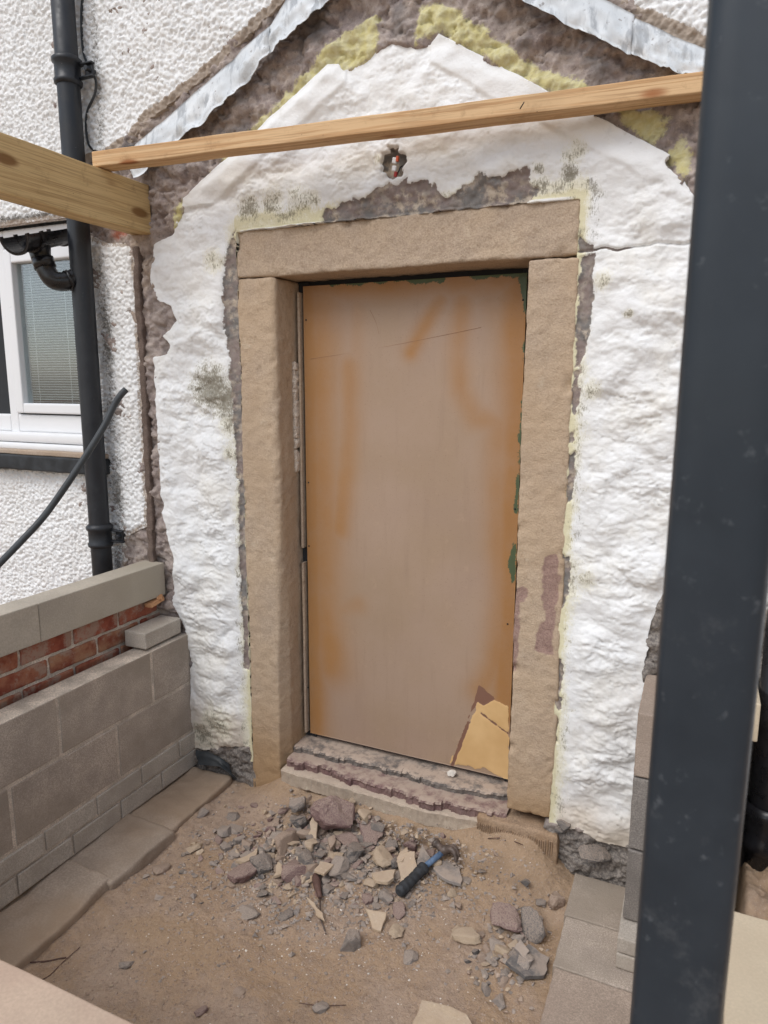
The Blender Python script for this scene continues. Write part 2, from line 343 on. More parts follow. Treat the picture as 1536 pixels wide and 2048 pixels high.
k = m.mix(m.ramp(n1, .35, .7), (.58, .61, .63), (.72, .74, .75)); k = m.mix(m.ramp(n2, .50, .66, 0, .85), k, (.34, .36, .38)); k = m.mix(m.ramp(m.noise(6, 6, .75), .54, .66, 0, .7), k, (.42, .42, .41)); k = m.mix(m.ramp(m.noise(60, 4), .64, .7, 0, .7), k, (.25, .23, .22)); m.color(k); m.addbump(n1, .4, .006); m.addbump(m.noise(70, 4), .3, .003); MAT['lead'] = m.m
def timber(name, ca, cb, axis, knot):
    m = M(name, .75, .25); st = [38, 38, 38]; st[axis] = 1.1
    g = m.noise(1.0, 4, .55, tuple(st), .6); st2 = [260, 260, 260]; st2[axis] = 4; f = m.noise(1.0, 3, .6, tuple(st2))
    wv = m.math('SINE', m.math('MULTIPLY', g, 26.0)); k = m.mix(m.ramp(wv, -.6, 1, 0, .75), ca, cb); k = m.mix(m.ramp(f, .46, .70, 0, .65), k, tuple(v*.66 for v in cb)); k = m.mix(m.ramp(m.noise(17, 6, .7), .56, .72, 0, .45), k, tuple(v*.62 for v in cb))
    k = m.mix(m.ramp(m.noise(4, 3), .5, .75, 0, .35), k, tuple(v*.7 for v in ca))
    kn = m.t.nodes.new('ShaderNodeTexVoronoi'); mp = m.t.nodes.new('ShaderNodeMapping'); s = [9, 9, 9]; s[axis] = 3.4; mp.inputs['Scale'].default_value = s
    m.lk(m.co, mp.inputs['Vector']); m.lk(mp.outputs[0], kn.inputs['Vector']); kn.inputs['Scale'].default_value = 1
    k = m.mix(m.ramp(kn.outputs['Distance'], .10, .2, .9, 0), k, knot); k = m.mix(m.ramp(m.noise(90, 3), .72, .76, 0, .8), k, (.03, .02, .015)); m.color(k)
    m.addbump(wv, .12, .001); m.addbump(f, .25, .001); return m.m
MAT['batten'] = timber('pine_batten', srgb(212, 178, 136), srgb(190, 148, 104), 0, srgb(150, 92, 52))
MAT['beam'] = timber('treated_beam', srgb(204, 176, 128), srgb(180, 150, 104), 1, srgb(120, 84, 48))
MAT['wood'] = timber('pale_wood', srgb(208, 158, 116), srgb(184, 130, 90), 1, srgb(150, 92, 52))
# glass
m = M('glass', .02, .5); m.t.nodes.remove(m.b); gl = m.t.nodes.new('ShaderNodeBsdfGlossy'); gl.inputs['Roughness'].default_value = .01; gl.inputs['Color'].default_value = (.95, .97, 1, 1)
tr = m.t.nodes.new('ShaderNodeBsdfTransparent'); tr.inputs['Color'].default_value = (.86, .9, .9, 1); mx = m.t.nodes.new('ShaderNodeMixShader'); lw_ = m.t.nodes.new('ShaderNodeLayerWeight'); lw_.inputs['Blend'].default_value = .5
m.lk(m.math('MULTIPLY_ADD', m.math('POWER', lw_.outputs['Facing'], 4.0), .75, .12), mx.inputs[0]); m.lk(tr.outputs[0], mx.inputs[1]); m.lk(gl.outputs[0], mx.inputs[2]); m.lk(mx.outputs[0], m.t.nodes['Material Output'].inputs['Surface']); MAT['glass'] = m.m
def stone(name, c, c2, amt=.3, dust=.72, fine=170):
    m = M(name, .93, .2).rnd(); n1 = m.noise(22, 6, .65); n2 = m.noise(fine, 4)
    k = m.mix(m.ramp(n1, .35, .68), c, c2); k = m.mix(m.ramp(n2, .45, .75, 0, amt*1.6), k, tuple(v*.55 for v in c)); k = m.mix(m.ramp(m.noise(60, 4), .6, .72, 0, .5), k, tuple(min(.8, v*1.7) for v in c2))
    d = m.math('MULTIPLY', m.ramp(m.upz(), .15, .9, .22, 1), m.ramp(m.noise(18, 6, .7), .32, .58, .15, 1)); k = m.mix(m.math('MULTIPLY', d, dust), k, srgb(184, 166, 150)); m.color(k)
    m.addbump(n1, .5, .006); m.addbump(n2, .5, .002); return m.m
STONES = {'grey': stone('grey_stone', srgb(128, 122, 118), srgb(152, 145, 139)), 'purple': stone('purple_stone', srgb(112, 86, 86), srgb(140, 114, 110), .4, .6),
          'tan': stone('tan_stone_chip', srgb(186, 164, 138), srgb(198, 178, 152), .15, .4), 'slate': stone('dark_slate', srgb(84, 84, 86), srgb(112, 110, 107), .2, .6),
          'white': stone('white_chip', srgb(226, 218, 206), srgb(236, 230, 220), .05, .15), 'brown': stone('earthy_stone', srgb(150, 128, 112), srgb(164, 142, 124), .25, .6)}
MAT['thr_grey'] = stone('threshold_slate', srgb(88, 86, 85), srgb(112, 108, 104), .35, .97)
MAT['thr_purple'] = stone('threshold_purple', srgb(108, 82, 82), srgb(132, 104, 102), .35, .85)
MAT['thr_pale'] = stone('threshold_pale', srgb(180, 164, 146), srgb(196, 180, 160), .2, .7)

# ================================================================== GROUND
def ground_h(x, y):
    x = np.asarray(x, float); y = np.asarray(y, float)
    h = -.045+.014*fbm(x*2.2, y*2.2, 1.0, o=3)+.0055*fbm(x*11, y*11, 2.0, o=4)+.0022*fbm(x*45, y*45, 5.0, o=3)
    h = h+.045*np.exp(-(((x+.45)/.25)**2+((y+.06)/.16)**2))+.098*np.exp(-(((y-.0)/.10)**2))*sstep(-1.66, -1.45, x)*sstep(-.28, -.45, x)*(1+.35*fbm(x*5, y*5, 81., o=3))
    h = h+.03*np.exp(-(((x+.98)/.26)**2+((y+.26)/.13)**2))                       # under the rubble heap
    h = h-.045*np.exp(-(((x+.335)/.05)**2+((y+.24)/.08)**2))                     # hollow beside the footing
    h = h+.018*sstep(-1.52, -1.70, x)*(.6+.9*fbm(x*4, y*5, 31., o=3))
    h = h+(.30*sstep(.165, .215, x)*sstep(-.8, -.15, y)+.05*sstep(.17, .3, x)*fbm(x*7, y*7, 8.0, o=5, g=.6))*sstep(3., 1.2, x)
    h = np.where((x < -2.3) | (x > 3.) | (y < -2.0), np.minimum(h, -.03), h)
    return h
def axis_lines(lo, hi, a, b, res):
    mid = np.arange(a, b+res/2, res); L = []; R = []; s = res*2; p = a
    while p > lo: p -= s; L.append(max(p, lo)); s *= 1.35
    s = res*2; p = mid[-1]
    while p < hi: p += s; R.append(min(p, hi)); s *= 1.35
    return np.array(L[::-1]+list(mid)+R)
gx = axis_lines(-60, 60, -1.78, .46, .0055); gy = axis_lines(-60, 14, -1.45, .12, .0055)
X, Y = np.meshgrid(gx, gy, indexing='ij'); Zg = ground_h(X, Y)
f1, f2, rid = cell(X*70, Y*70, 4); Zg += np.where((f1 < .42) & (rid > .62), .0042*(rid-.5)*2*np.sqrt(np.maximum(0, 1-(f1/.42)**2)), 0)*((X > -1.8) & (X < .5) & (Y > -1.5) & (Y < .13))
nb = len(gy); i = (np.arange(len(gx)-1)[:, None]*nb+np.arange(nb-1)[None, :]).ravel()
sandm = np.clip(.9*sstep(.0, .35, fbm(X*2.1, Y*2.1, 9.0, o=4))+.9*np.exp(-(((X+.5)/.3)**2+((Y+.1)/.25)**2))+.8*sstep(-.14, .0, Y)*sstep(-1.8, -1.6, X), 0, .92)
me = mesh_np('ground', np.stack([X, Y, Zg], -1).reshape(-1, 3), np.stack([i, i+nb, i+nb+1, i+1], 1), True, {'sand': sandm.ravel()})
tag(obj('ground', me, MAT['earth']), 'bare sandy brown earth floor strewn with grit and dust', 'ground', kind='structure')
_gz0 = Zg.copy()
def ground_at(x, y):
    i = min(max(int(np.searchsorted(gx, x))-1, 0), len(gx)-2); j = min(max(int(np.searchsorted(gy, y))-1, 0), len(gy)-2)
    a = (x-gx[i])/(gx[i+1]-gx[i]); b = (y-gy[j])/(gy[j+1]-gy[j])
    return (_gz0[i, j]*(1-a)+_gz0[i+1, j]*a)*(1-b)+(_gz0[i, j+1]*(1-a)+_gz0[i+1, j+1]*a)*b
def gpt(px, py, dz=0.0):                                     # photo pixel -> point on the earth
    z = -.04
    for _ in range(5):
        p = at(px, py, Z=z); z = float(ground_at(p[0], p[1]))+dz
    return at(px, py, Z=z)

# ================================================================== HOUSE
house = empty('house', (-1.0, 0, 0), 'rendered stone house wall with boarded doorway beneath a stripped gable scar', 'house')
HL = np.array([-1.0, 0, 0])
def layer(name, x0, x1, z0, z1, res, fn, mat, parent=house, skirt=.03):
    """a rough coat on the wall: fn(X, Z) -> (s: inside > 0, h: height out of the wall, attributes)"""
    xs = np.arange(x0, x1+res/2, res); zs = np.arange(z0, z1+res/2, res)
    X, Z = np.meshgrid(xs, zs, indexing='ij'); s, h, at_ = fn(X, Z)
    gxs, gzs = np.gradient(s, res); g2 = gxs**2+gzs**2+1e-6
    out = s <= 0; far = s <= -1.2*res; k = np.where(out, np.clip(-s/g2, 0, res*3), 0)
    Xm = X+k*gxs; Zm = Z+k*gzs; Yv = -h+np.where(far, skirt, 0)
    nz = len(zs); i = (np.arange(len(xs)-1)[:, None]*nz+np.arange(nz-1)[None, :])
    sm = np.maximum(np.maximum(s[:-1, :-1], s[1:, :-1]), np.maximum(s[:-1, 1:], s[1:, 1:]))
    i = i[sm > -res].ravel(); q = np.stack([i, i+nz, i+nz+1, i+1], 1)
    used = np.unique(q); mp = np.full(X.size, -1); mp[used] = np.arange(len(used))
    V = np.stack([Xm, Yv, Zm], -1).reshape(-1, 3)[used]-HL
    me = mesh_np(name, V, mp[q], True, {n: a.ravel()[used] for n, a in at_.items()})
    return obj(name, me, mat, parent)
DOOR_HOLE = np.array([[-1.45, -.6], [-1.45, 2.03], [-.535, 2.03], [-.535, -.6]])
SURR = np.array([[-1.617, -.6], [-1.617, 2.2], [-.378, 2.195], [-.378, -.6]])
WIN = np.array([[-3.6, 1.33], [-3.6, 2.315], [-2.335, 2.315], [-2.335, 1.33]])
white_px = [(388, 1494), (385, 1400), (383, 1330), (378, 1265), (347, 1205), (352, 1120), (336, 1060), (329, 1000), (322, 900), (316, 800), (312, 715), (338, 708), (346, 692), (330, 672), (357, 642), (345, 612), (318, 600), (306, 565), (312, 490), (350, 470), (365, 420), (370, 398), (490, 290), (660, 133), (682, 132), (692, 146), (735, 126), (762, 97), (800, 84), (835, 93), (862, 92), (880, 70), (1340, 312), (1326, 326), (1348, 348), (1396, 396), (1392, 600), (1365, 900), (1348, 1100), (1333, 1190), (1300, 1240), (1292, 1330), (1288, 1420), (1300, 1540), (1290, 1700), (1262, 1692), (1200, 1680), (1155, 1655), (1098, 1648), (1098, 1655), (502, 1520), (500, 1496), (440, 1500)]
WHITE = wp(white_px)
bare_polys = [[(462, 468), (470, 462), (477, 560), (482, 700), (489, 900), (492, 1050), (496, 1200), (499, 1340), (491, 1335), (487, 1240), (483, 1150), (479, 1000), (471, 880), (463, 750), (452, 640), (449, 560)],
  [(1160, 512), (1190, 508), (1188, 600), (1178, 680), (1160, 735), (1150, 735)], [(1146, 740), (1162, 738), (1160, 800), (1152, 830), (1143, 826)], [(1140, 866), (1150, 862), (1148, 880), (1140, 882)],
  [(1134, 912), (1150, 905), (1146, 1000), (1134, 1004)], [(1122, 1108), (1142, 1112), (1138, 1180), (1128, 1222), (1116, 1215)], [(1108, 1310), (1124, 1318), (1128, 1355), (1118, 1420), (1106, 1400)], [(1106, 1430), (1120, 1425), (1114, 1482), (1103, 1480)],
  [(640, 447), (655, 420), (720, 398), (770, 378), (785, 360), (830, 364), (872, 374), (900, 392), (935, 368), (990, 350), (1050, 350), (1086, 378), (1050, 412), (990, 430), (900, 434), (800, 446), (700, 458)],
  [(1160, 478), (1190, 490), (1186, 502), (1160, 504)], [(440, 1494), (500, 1492), (502, 1520), (440, 1510)]]
bare_polys = [wp(p) for p in bare_polys]
mould_spots = [((425, 775), 45, .75), ((455, 800), 40, .7), ((500, 418), 30, .60), ((545, 410), 30, .55), ((600, 404), 30, .55), ((630, 400), 16, .5), ((435, 525), 24, .45), ((1150, 310), 28, .5), ((1140, 348), 22, .75), ((1080, 342), 14, .7), ((1165, 640), 18, .5), ((460, 850), 26, .5), ((470, 905), 22, .45), ((1150, 470), 22, .6), ((1205, 560), 22, .45), ((1180, 780), 26, .5), ((1172, 1160), 26, .45), ((440, 1440), 36, .5), ((410, 1470), 30, .6), ((1085, 375), 26, .55), ((760, 320), 10, .5), ((1260, 630), 12, .6)]
def f_white(X, Z):
    n = .010*fbm(X*22, Z*22, 1.0, o=4)
    s = np.minimum(sdist(WHITE, X, Z)+n*np.where(Z > 2.28, .18, .6), -sdist(SURR, X, Z)+.004+n*.35)
    hole = at(790, 328, Y=0); hd = np.hypot((X-hole[0])/.042, (Z-hole[2])/.046)+.25*fbm(X*40, Z*40, 3., o=2)
    def lined(p, q):                                         # distance below an edge line of the old porch roof
        A, B = wp([p, q]); e = (B-A)/np.linalg.norm(B-A); return np.abs((X-A[0])*(-e[1])+(Z-A[1])*e[0])
    dlr = np.where(X > -.86, lined((880, 70), (1340, 312)), 9.); dll = np.where((X < -1.15) & (Z > 2.3), lined((370, 398), (660, 133)), 9.)
    nb_ = .012*fbm(X*5, Z*5, 2., o=3); smooth = np.maximum(sstep(.088, .074, dlr+nb_), sstep(.105, .085, dll+nb_))*sstep(2.2, 2.27, Z)
    big = .020*fbm(X*4.0, Z*5.5, 4., o=3)
    wx = X+.02*fbm(X*7, Z*7, 21., o=3); wz = Z+.02*fbm(X*7, Z*7, 25., o=3)
    patch = .25+.95*sstep(-.35, .35, fbm(X*5, Z*6, 33., o=3))                    # coarse patches beside smoother ones
    q1, q2, qr = cell(wx*4.6+.3*fbm(X*6, Z*6, 88., o=2), wz*7.5, 6); stones_ = sstep(.62, .12, q1)*(.4+.6*qr)   # rubble stones bulging under the coats
    med = .0066*fbm(wx*12, wz*18, 6., o=6, g=.60)*(.55+.45*patch)+.013*stones_*sstep(2.5, 2.1, Z)
    med = med+.0030*(1-np.abs(fbm(wx*7, wz*26, 97., o=4, g=.6)))*patch-.0035*sstep(.025, .0, np.abs(fbm(X*5, Z*8, 99., o=4)))
    fine = .0016*fbm(X*80, Z*100, 2., o=3, g=.6)*patch+.0022*sstep(.40, .70, fbm(X*20, Z*26, 71., o=3))*patch
    lump = sstep(2.1, 1.5, Z)
    h = .012+big+(med*(.75+.5*lump)+fine)*(1-.88*smooth)+.009*smooth
    dj = np.minimum(np.abs(X+1.617), np.abs(X+.378)); dj = np.where(Z > 2.2, np.hypot(np.maximum(0, np.maximum(-1.617-X, X+.378)), Z-2.2), dj)
    h = h*sstep(-.01, .12, dj)+.004*(1-sstep(0, .12, dj))
    h = h*(.5+.5*sstep(.0, .035, sdist(WHITE, X, Z)))+.004*(1-sstep(.0, .03, sdist(WHITE, X, Z)))
    bare = np.full(X.shape, -1.0)
    for p in bare_polys: bare = np.maximum(bare, sdist(p, X, Z))
    bare = bare+.010*fbm(X*26, Z*20, 41., o=4)+.004*fbm(X*120, Z*80, 43., o=3)+.022*fbm(X*13, Z*15, 45., o=4, g=.6)*sstep(2.19, 2.22, Z)
    h = h-.009*sstep(-.006, .010, bare+n*.5)+.010*sstep(.0, .02, bare)*fbm(X*22, Z*26, 5., o=4)*sstep(2.15, 2.22, Z)+.003*sstep(.0, .01, bare)*fbm(X*50, Z*50, 5., o=3)
    bm = np.clip(.5+bare/.030, 0, 1.3)
    crack = at(1290, 495, Y=0); cz = at(1170, 502, Y=0)[2]+.012*fbm(X*9, X*0, 3., o=3)+.02*(X+.37)*.3
    cr = np.exp(-((Z-cz)/.004)**2)*sstep(-.40, -.37, X); h = h-.012*cr
    bm = np.maximum(bm, 1.0*cr*sstep(-.18, -.26, X))
    hm = sstep(1.1, .8, hd); h = h-.035*hm; bm = np.maximum(bm, hm*1.2)
    nz = fbm(X*9, Z*4.5, 8., o=4)
    yel = np.clip(.88-dj/(.085+.05*nz), 0, 1)*(Z < 2.34)+.0
    yel2 = np.clip(.80-dj/(.045+.04*fbm(X*14, Z*7, 5., o=3)), 0, 1)*(Z < 2.3)
    top = np.clip(.75-np.abs(Z-2.23-.02*nz)/.09, 0, 1)*(X > -1.62)*(X < -.36); yel = np.maximum(yel, top); yel2 = np.maximum(yel2, top-.35*(X > -1.2))
    mo = (.34+.25*fbm(X*8, Z*6, 91., o=3))*np.exp(-((dj-.03)/.035)**2)*(Z < 2.36)
    for (p, r, a) in mould_spots:
        c = at(p[0], p[1], Y=0); e = at(p[0]+r, p[1], Y=0); R = abs(e[0]-c[0])
        d = np.hypot(X-c[0], Z-c[2])/R; mo = np.maximum(mo, a*np.exp(-d*d*.9)); yel = np.maximum(yel, .62*np.exp(-(d/1.4)**2))
    dust = sstep(.42, .12, Z+.08*fbm(X*6, Z*6, 1., o=3))*.9
    return s, h, {'yel': yel, 'yel2': yel2, 'bare': bm, 'mould': mo, 'dust': dust}
layer('painted_render', -2.1, .02, -.02, 2.78, .0042, f_white, MAT['render'])

yel_polys = [wp(p) for p in ([(385, 388), (440, 330), (480, 278), (560, 205), (640, 118), (690, 70), (752, 28), (762, 95), (735, 128), (692, 148), (660, 135), (560, 228), (480, 300), (430, 350)],
  [(835, 92), (838, 18), (880, 5), (960, 50), (1060, 128), (1150, 160), (1195, 188), (1120, 190), (1020, 148), (940, 98), (882, 66)], [(1228, 216), (1300, 222), (1336, 240), (1330, 270), (1310, 284), (1255, 250)], [(1330, 310), (1368, 280), (1382, 310), (1370, 365), (1340, 330)], [(345, 430), (365, 400), (368, 455), (350, 462)])]
def f_mason(X, Z):
    s = -sdist(np.array([[-1.60, -.6], [-1.60, 2.18], [-.40, 2.18], [-.40, -.6]]), X, Z)
    s = np.minimum(s, -sdist(WIN, X, Z))
    wx = X+.05*fbm(X*5, Z*5, 2., o=3); wz = Z+.05*fbm(X*5, Z*5, 6., o=3)
    f1, f2, rid = cell(wx*5.2, wz*7.5, 2); edge = sstep(.0, .30, f2-f1)
    h = -.012+.008*edge+.012*(rid-.5)*edge+.020*fbm(X*7, Z*9, 3., o=6, g=.62)+.012*(1-np.abs(fbm(X*13+.5*fbm(X*6, Z*6, 50., o=2), Z*17, 8., o=5, g=.6)))-.012*sstep(.10, .0, np.abs(fbm(X*6, Z*7, 60., o=4)))
    h = h-.06*sstep(.005, .03, sdist(WHITE, X, Z))
    yp = np.full(X.shape, -1.0)
    for p in yel_polys: yp = np.maximum(yp, sdist(p, X, Z))
    h = h+.006*sstep(-.004, .008, yp)
    red = .62*np.exp(-(((X+2.17)/.10)**2+((Z-2.24)/.05)**2))+.55*np.exp(-(((X-.22)/.12)**2+((Z-.95)/.10)**2))
    grey = .85*sstep(-.2, -.1, X)*sstep(1.3, 1.1, Z)+.75*sstep(.25, .1, Z)+.35*sstep(-1.9, -2.05, X)*sstep(1.6, 1.2, Z)
    return s, h, {'yel': np.clip(.52+(yp+.016*fbm(X*20, Z*20, 44., o=4))/.045, 0, 1.0), 'red': red, 'grey': grey}
layer('rubble_masonry', -2.5, .62, -.35, 3.02, .006, f_mason, MAT['masonry'], skirt=.08)

peb_l = wp([(-900, 1700), (-900, -700), (700, -700), (640, -60), (575, 0), (541, 36), (491, 82), (440, 132), (406, 164), (350, 208), (300, 240), (268, 284), (215, 318), (180, 330), (178, 470), (215, 486), (268, 488), (276, 560), (283, 700), (290, 850), (297, 1000), (302, 1050), (262, 1066), (250, 1150), (240, 1700)])
peb_r = wp([(1195, -60), (1225, 8), (1270, 44), (1330, 66), (1420, 112), (1560, 190), (1560, -60)]); peb_r2 = np.array([[.13, 1.0], [.13, 2.3], [.7, 2.3], [.7, 1.0]])
def f_peb(X, Z):
    n = .012*fbm(X*16, Z*16, 1.0, o=4)
    a = np.minimum(sdist(peb_l, X, Z)+n*.7, -sdist(WIN, X, Z)-.002)
    s = np.maximum(a, np.maximum(sdist(peb_r, X, Z), sdist(peb_r2, X, Z))+n*.7)
    h = .012+.004*fbm(X*5, Z*5, 1., o=3); wx = X+.003*perlin(X*45, Z*45, 2.); wz = Z+.003*perlin(X*45, Z*45, 7.)
    for sc, am, sd in ((70, .0085, 7), (118, .0045, 8)):
        f1, f2, rid = cell(wx*sc, wz*sc, sd); R = .36+.44*rid
        h = h+am*np.sqrt(np.maximum(0, 1-(f1/R)**2))*(.4+.6*rid)
    wv_ = X+.03*fbm(X*4, Z*5, 77., o=3); pipe = np.exp(-((wv_+2.255)/.05)**2)*sstep(2.25, 2.1, Z)*(.52+.2*fbm(X*6, Z*6, 78., o=3))+np.exp(-((X+2.22)/.04)**2)*.45*(Z > 2.3)
    pipe = np.maximum(pipe, .6*sstep(.05, .0, np.abs(Z-2.335))*(X < -2.35)); pipe = np.maximum(pipe, .55*sstep(.05, .0, np.abs(Z-1.27))*(X < -2.3))
    mort = .8*sstep(.05, .012, s)*(Z > 2.4)+.55*sstep(.035, .01, s)
    h = h*(1-.45*sstep(.03, .0, s))
    return s, h, {'mould': pipe, 'mort': mort}
layer('pebbledash_render', -3.25, .62, .55, 3.35, .0042, f_peb, MAT['pebble'], skirt=.03)
# mortar fillet beside the pebbledash, a narrow vertical brown strip
V, F = rbox(.03, .03, 1.14, .008, .008, .006, 26, wob=.014); obj('mortar_fillet', mesh_np('mortar_fillet', V, F), MAT['mortar_brown'], house, np.array((-2.083, -.004, 1.61))-HL)
V, F = rbox(.03, .03, .30, .008, .008, .006, 26, 5., wob=.014); obj('mortar_fillet', mesh_np('mortar_fillet', V, F), MAT['mortar_brown'], house, np.array((-2.088, -.004, .90))-HL)

# the rest of the facade beyond the picture, plain pebbledash
for lo_, hi_ in (((.605, -.014, -.3), (4.5, .33, 5.5)), ((-6.5, -.014, -.3), (-3.235, .33, 5.5)), ((-3.233, -.014, 3.335), (.603, .33, 5.5)), ((-6.5, .34, -.3), (4.5, .5, 5.5))):
    box('pebbledash_render', lo_, hi_, MAT['pebble'], house, HL, r=.01, res=1.0)
# lead flashing: dressed sheets with wavy lower edges standing proud of the stone
def flashing(upper, lower, n=60, seed=0):
    U = wp(upper, -.038); L = wp(lower, -.055); res = []
    def along(P, t):
        d = np.concatenate([[0], np.cumsum(np.hypot(*np.diff(P, axis=0).T))]); return np.stack([np.interp(t*d[-1], d, P[:, k]) for k in (0, 1)], -1)
    t = np.linspace(0, 1, n); v = np.linspace(0, 1, 12); a = along(U, t); b = along(L, t)
    b = b+np.stack([0*t, .007*fbm(t*9+seed, t*0, 1., o=3)], -1)
    V = []
    for lay in (0, 1):
        for i in range(n):
            p = a[i]+(b[i]-a[i])*v[:, None]; wv = (.004+.012*v)*fbm(np.full(12, t[i]*11+seed), v*2.4, 3.+seed, o=4); y = -.036-.020*v-wv-.004*np.sin(v*3.1)
            V.append(np.stack([p[:, 0], y+(.003 if lay else 0), p[:, 1]], -1))
    V = np.concatenate(V)-HL; F = []; m_ = 12; N = n*m_
    for i in range(n-1):
        for j in range(m_-1):
            q = [i*m_+j, i*m_+j+1, (i+1)*m_+j+1, (i+1)*m_+j]; F.append(q); F.append([k+N for k in q[::-1]])
        for j in (0, m_-1):
            q = [i*m_+j, (i+1)*m_+j, (i+1)*m_+j+N, i*m_+j+N]; F.append(q if j else q[::-1])
    for i in (0, n-1):
        for j in range(m_-1):
            q = [i*m_+j, i*m_+j+N, i*m_+j+1+N, i*m_+j+1]; F.append(q if i == 0 else q[::-1])
    obj('lead_flashing', mesh_np('lead_flashing', V, np.array(F)), MAT['lead'], house)
flashing([(250, 312), (270, 288), (332, 236), (398, 176), (434, 146), (468, 116), (486, 94), (540, 50)], [(268, 356), (286, 344), (338, 290), (406, 246), (440, 208), (474, 180), (491, 160), (539, 106)], seed=1)
flashing([(539, 52), (575, -8), (625, -40), (720, -110)], [(538, 108), (580, 68), (616, 34), (657, 0), (760, -80)], n=40, seed=4)
flashing([(960, -120), (1060, -75), (1130, -45), (1210, -2), (1245, 16), (1269, 29)], [(940, -60), (1041, 0), (1090, 24), (1132, 46), (1206, 79), (1240, 98), (1261, 108)], n=50, seed=7)
flashing([(1268, 34), (1314, 54), (1355, 75), (1420, 100), (1500, 150)], [(1262, 108), (1310, 126), (1339, 138), (1388, 149), (1420, 148), (1500, 195)], n=40, seed=9)

# painted stone door surround
def surround(name, lo, hi, off, taper=None, peel=None, r=.014):
    lo = np.array(lo); hi = np.array(hi); V, F = rbox(*(hi-lo), r, .008, .0028, 24, off, .006, o=5); c = (lo+hi)/2; W = V+c
    if taper: W = taper(W)
    dx_ = np.minimum(W[:, 0]-lo[0], hi[0]-W[:, 0]); dz_e = np.minimum(W[:, 2]-lo[2], hi[2]-W[:, 2]); de = np.minimum(dx_, dz_e); frm = sstep(.06, .0, W[:, 1])
    W[:, 1] += frm*(.030*np.maximum(0, fbm(W[:, 0]*11+off, W[:, 2]*11, 3., o=4)-.18)*sstep(.035, .0, de)+.0010*fbm(W[:, 0]*22, W[:, 2]*40, off, o=4))
    tn = {'door_lintel': 0., 'door_jamb': .55}[name]; at_ = {'tone': np.full(len(W), tn)+.35*fbm(W[:, 0]*5, W[:, 2]*4, off, o=4), 'mud': .75*sstep(.45, .08, W[:, 2]+.08*fbm(W[:, 0]*6, W[:, 2]*6, 1., o=3)), 'peel': np.zeros(len(W))}
    if peel is not None:
        pd = np.full(len(W), -1.0)
        for p in peel: pd = np.maximum(pd, sdist(p, W[:, 0], W[:, 2]))
        pd = pd+.008*fbm(W[:, 0]*40, W[:, 2]*30, 3., o=4)+.016*fbm(W[:, 0]*14, W[:, 2]*12, 7., o=3); at_['peel'] = np.clip(.5+pd/.03, 0, 1.1); fr = (W[:, 1] < .03); W[:, 1] += .003*sstep(.0, .006, pd)*fr
    return obj(name, mesh_np(name, W-HL, F, True, at_), MAT['tan'], house)
surround('door_lintel', (-1.617, -.004, 2.032), (-.378, .19, 2.198), 0, r=.009)
def tl(W):                                                   # the left jamb's inner arris is worn away lower down
    k = sstep(-1.50, -1.44, W[:, 0])*sstep(.07, -.01, W[:, 1]); cut = .018+.045*sstep(1.1, .45, W[:, 2])
    W[:, 0] -= k*(cut-.018)*.55*sstep(.05, -.01, W[:, 1]); W[:, 1] += k*cut*.55*sstep(-1.48, -1.44, W[:, 0]); return W
surround('door_jamb', (-1.615, -.006, -.12), (-1.45, .19, 2.029), 4., tl, r=.012)
pr = [wp(p) for p in ([(1088, 1112), (1118, 1102), (1116, 1180), (1110, 1240), (1104, 1308), (1066, 1300), (1075, 1250), (1090, 1240), (1085, 1180)], [(1024, 1172), (1056, 1176), (1042, 1210), (1034, 1290), (1030, 1340), (1020, 1345)])]
surround('door_jamb', (-.532, -.006, .17), (-.376, .19, 2.029), 8., None, pr, r=.008)
# tooled base stone below the right jamb: a body with upright ridges
MAT['sandst'] = varied('sandy_stone', srgb(168, 144, 120), 9, .16, 160, .95, .5, .003, True, tint=srgb(160, 130, 100))
bs = box('base_stone', (-.64, -.030, -.06), (-.345, .15, .132), MAT['sandst'], house, HL, r=.012, res=.012, amp=.006, sc=16, wob=.006)
for k in range(36):
    x = -.632+k*.0076; box('ridge', (x, -.0345, .055+.01*perlin(np.array(k*.7), np.array(.3))), (x+.0034, -.027, .105+.012*float(perlin(np.array(k*.4), np.array(2.3)))), MAT['sandst'], bs, HL+np.array(bs.location), r=.001, res=.2)

# threshold: three broken slabs, each set back on the one below
def slab(name, front, y_back, z0, z1, mat, jag, seed, fine=.005, step=.9):
    n = 260; xs = np.array([p[0] for p in front]); ys = np.array([p[1] for p in front]); x = np.linspace(xs[0], xs[-1], n); y = np.interp(x, xs, ys)
    y = y+jag*.7*fbm(x*12+seed, x*0, 1., o=5, g=.6)+jag*step*np.round(1.8*fbm(x*9+seed, x*0, 5., o=2))
    prof = [(y_back-0, z1, 0), (None, z1, .02), (None, z1-.003, .004), (None, z1-.010, 0), (None, (z0+z1)/2, .003), (None, z0, .004), (y_back, z0, 0)]
    V = []
    for (yb, z, ins) in prof:
        yy = np.full(n, yb) if yb is not None else y+ins+fine*fbm(x*45, x*0+z*90, 2.+seed, o=4, g=.6)
        V.append(np.stack([x, yy, z+.0035*fbm(x*20, yy*20, 3.+seed, o=3)], -1))
    V = np.stack(V, 0); m_ = len(prof); V = V.reshape(-1, 3); F = []
    for j in range(m_-1):
        for i in range(n-1): F.append([j*n+i, j*n+i+1, (j+1)*n+i+1, (j+1)*n+i])
    F = np.array(F)[:, ::-1]
    me = mesh_np(name, V-HL, F, False); return obj(name, me, mat, house)
slab('threshold_slab', [(-1.46, -.028), (-1.27, -.034), (-1.07, -.037), (-.86, -.047), (-.70, -.03), (-.57, -.01)], .16, .045, .11, MAT['thr_pale'], .007, 1, .0022, 0.)
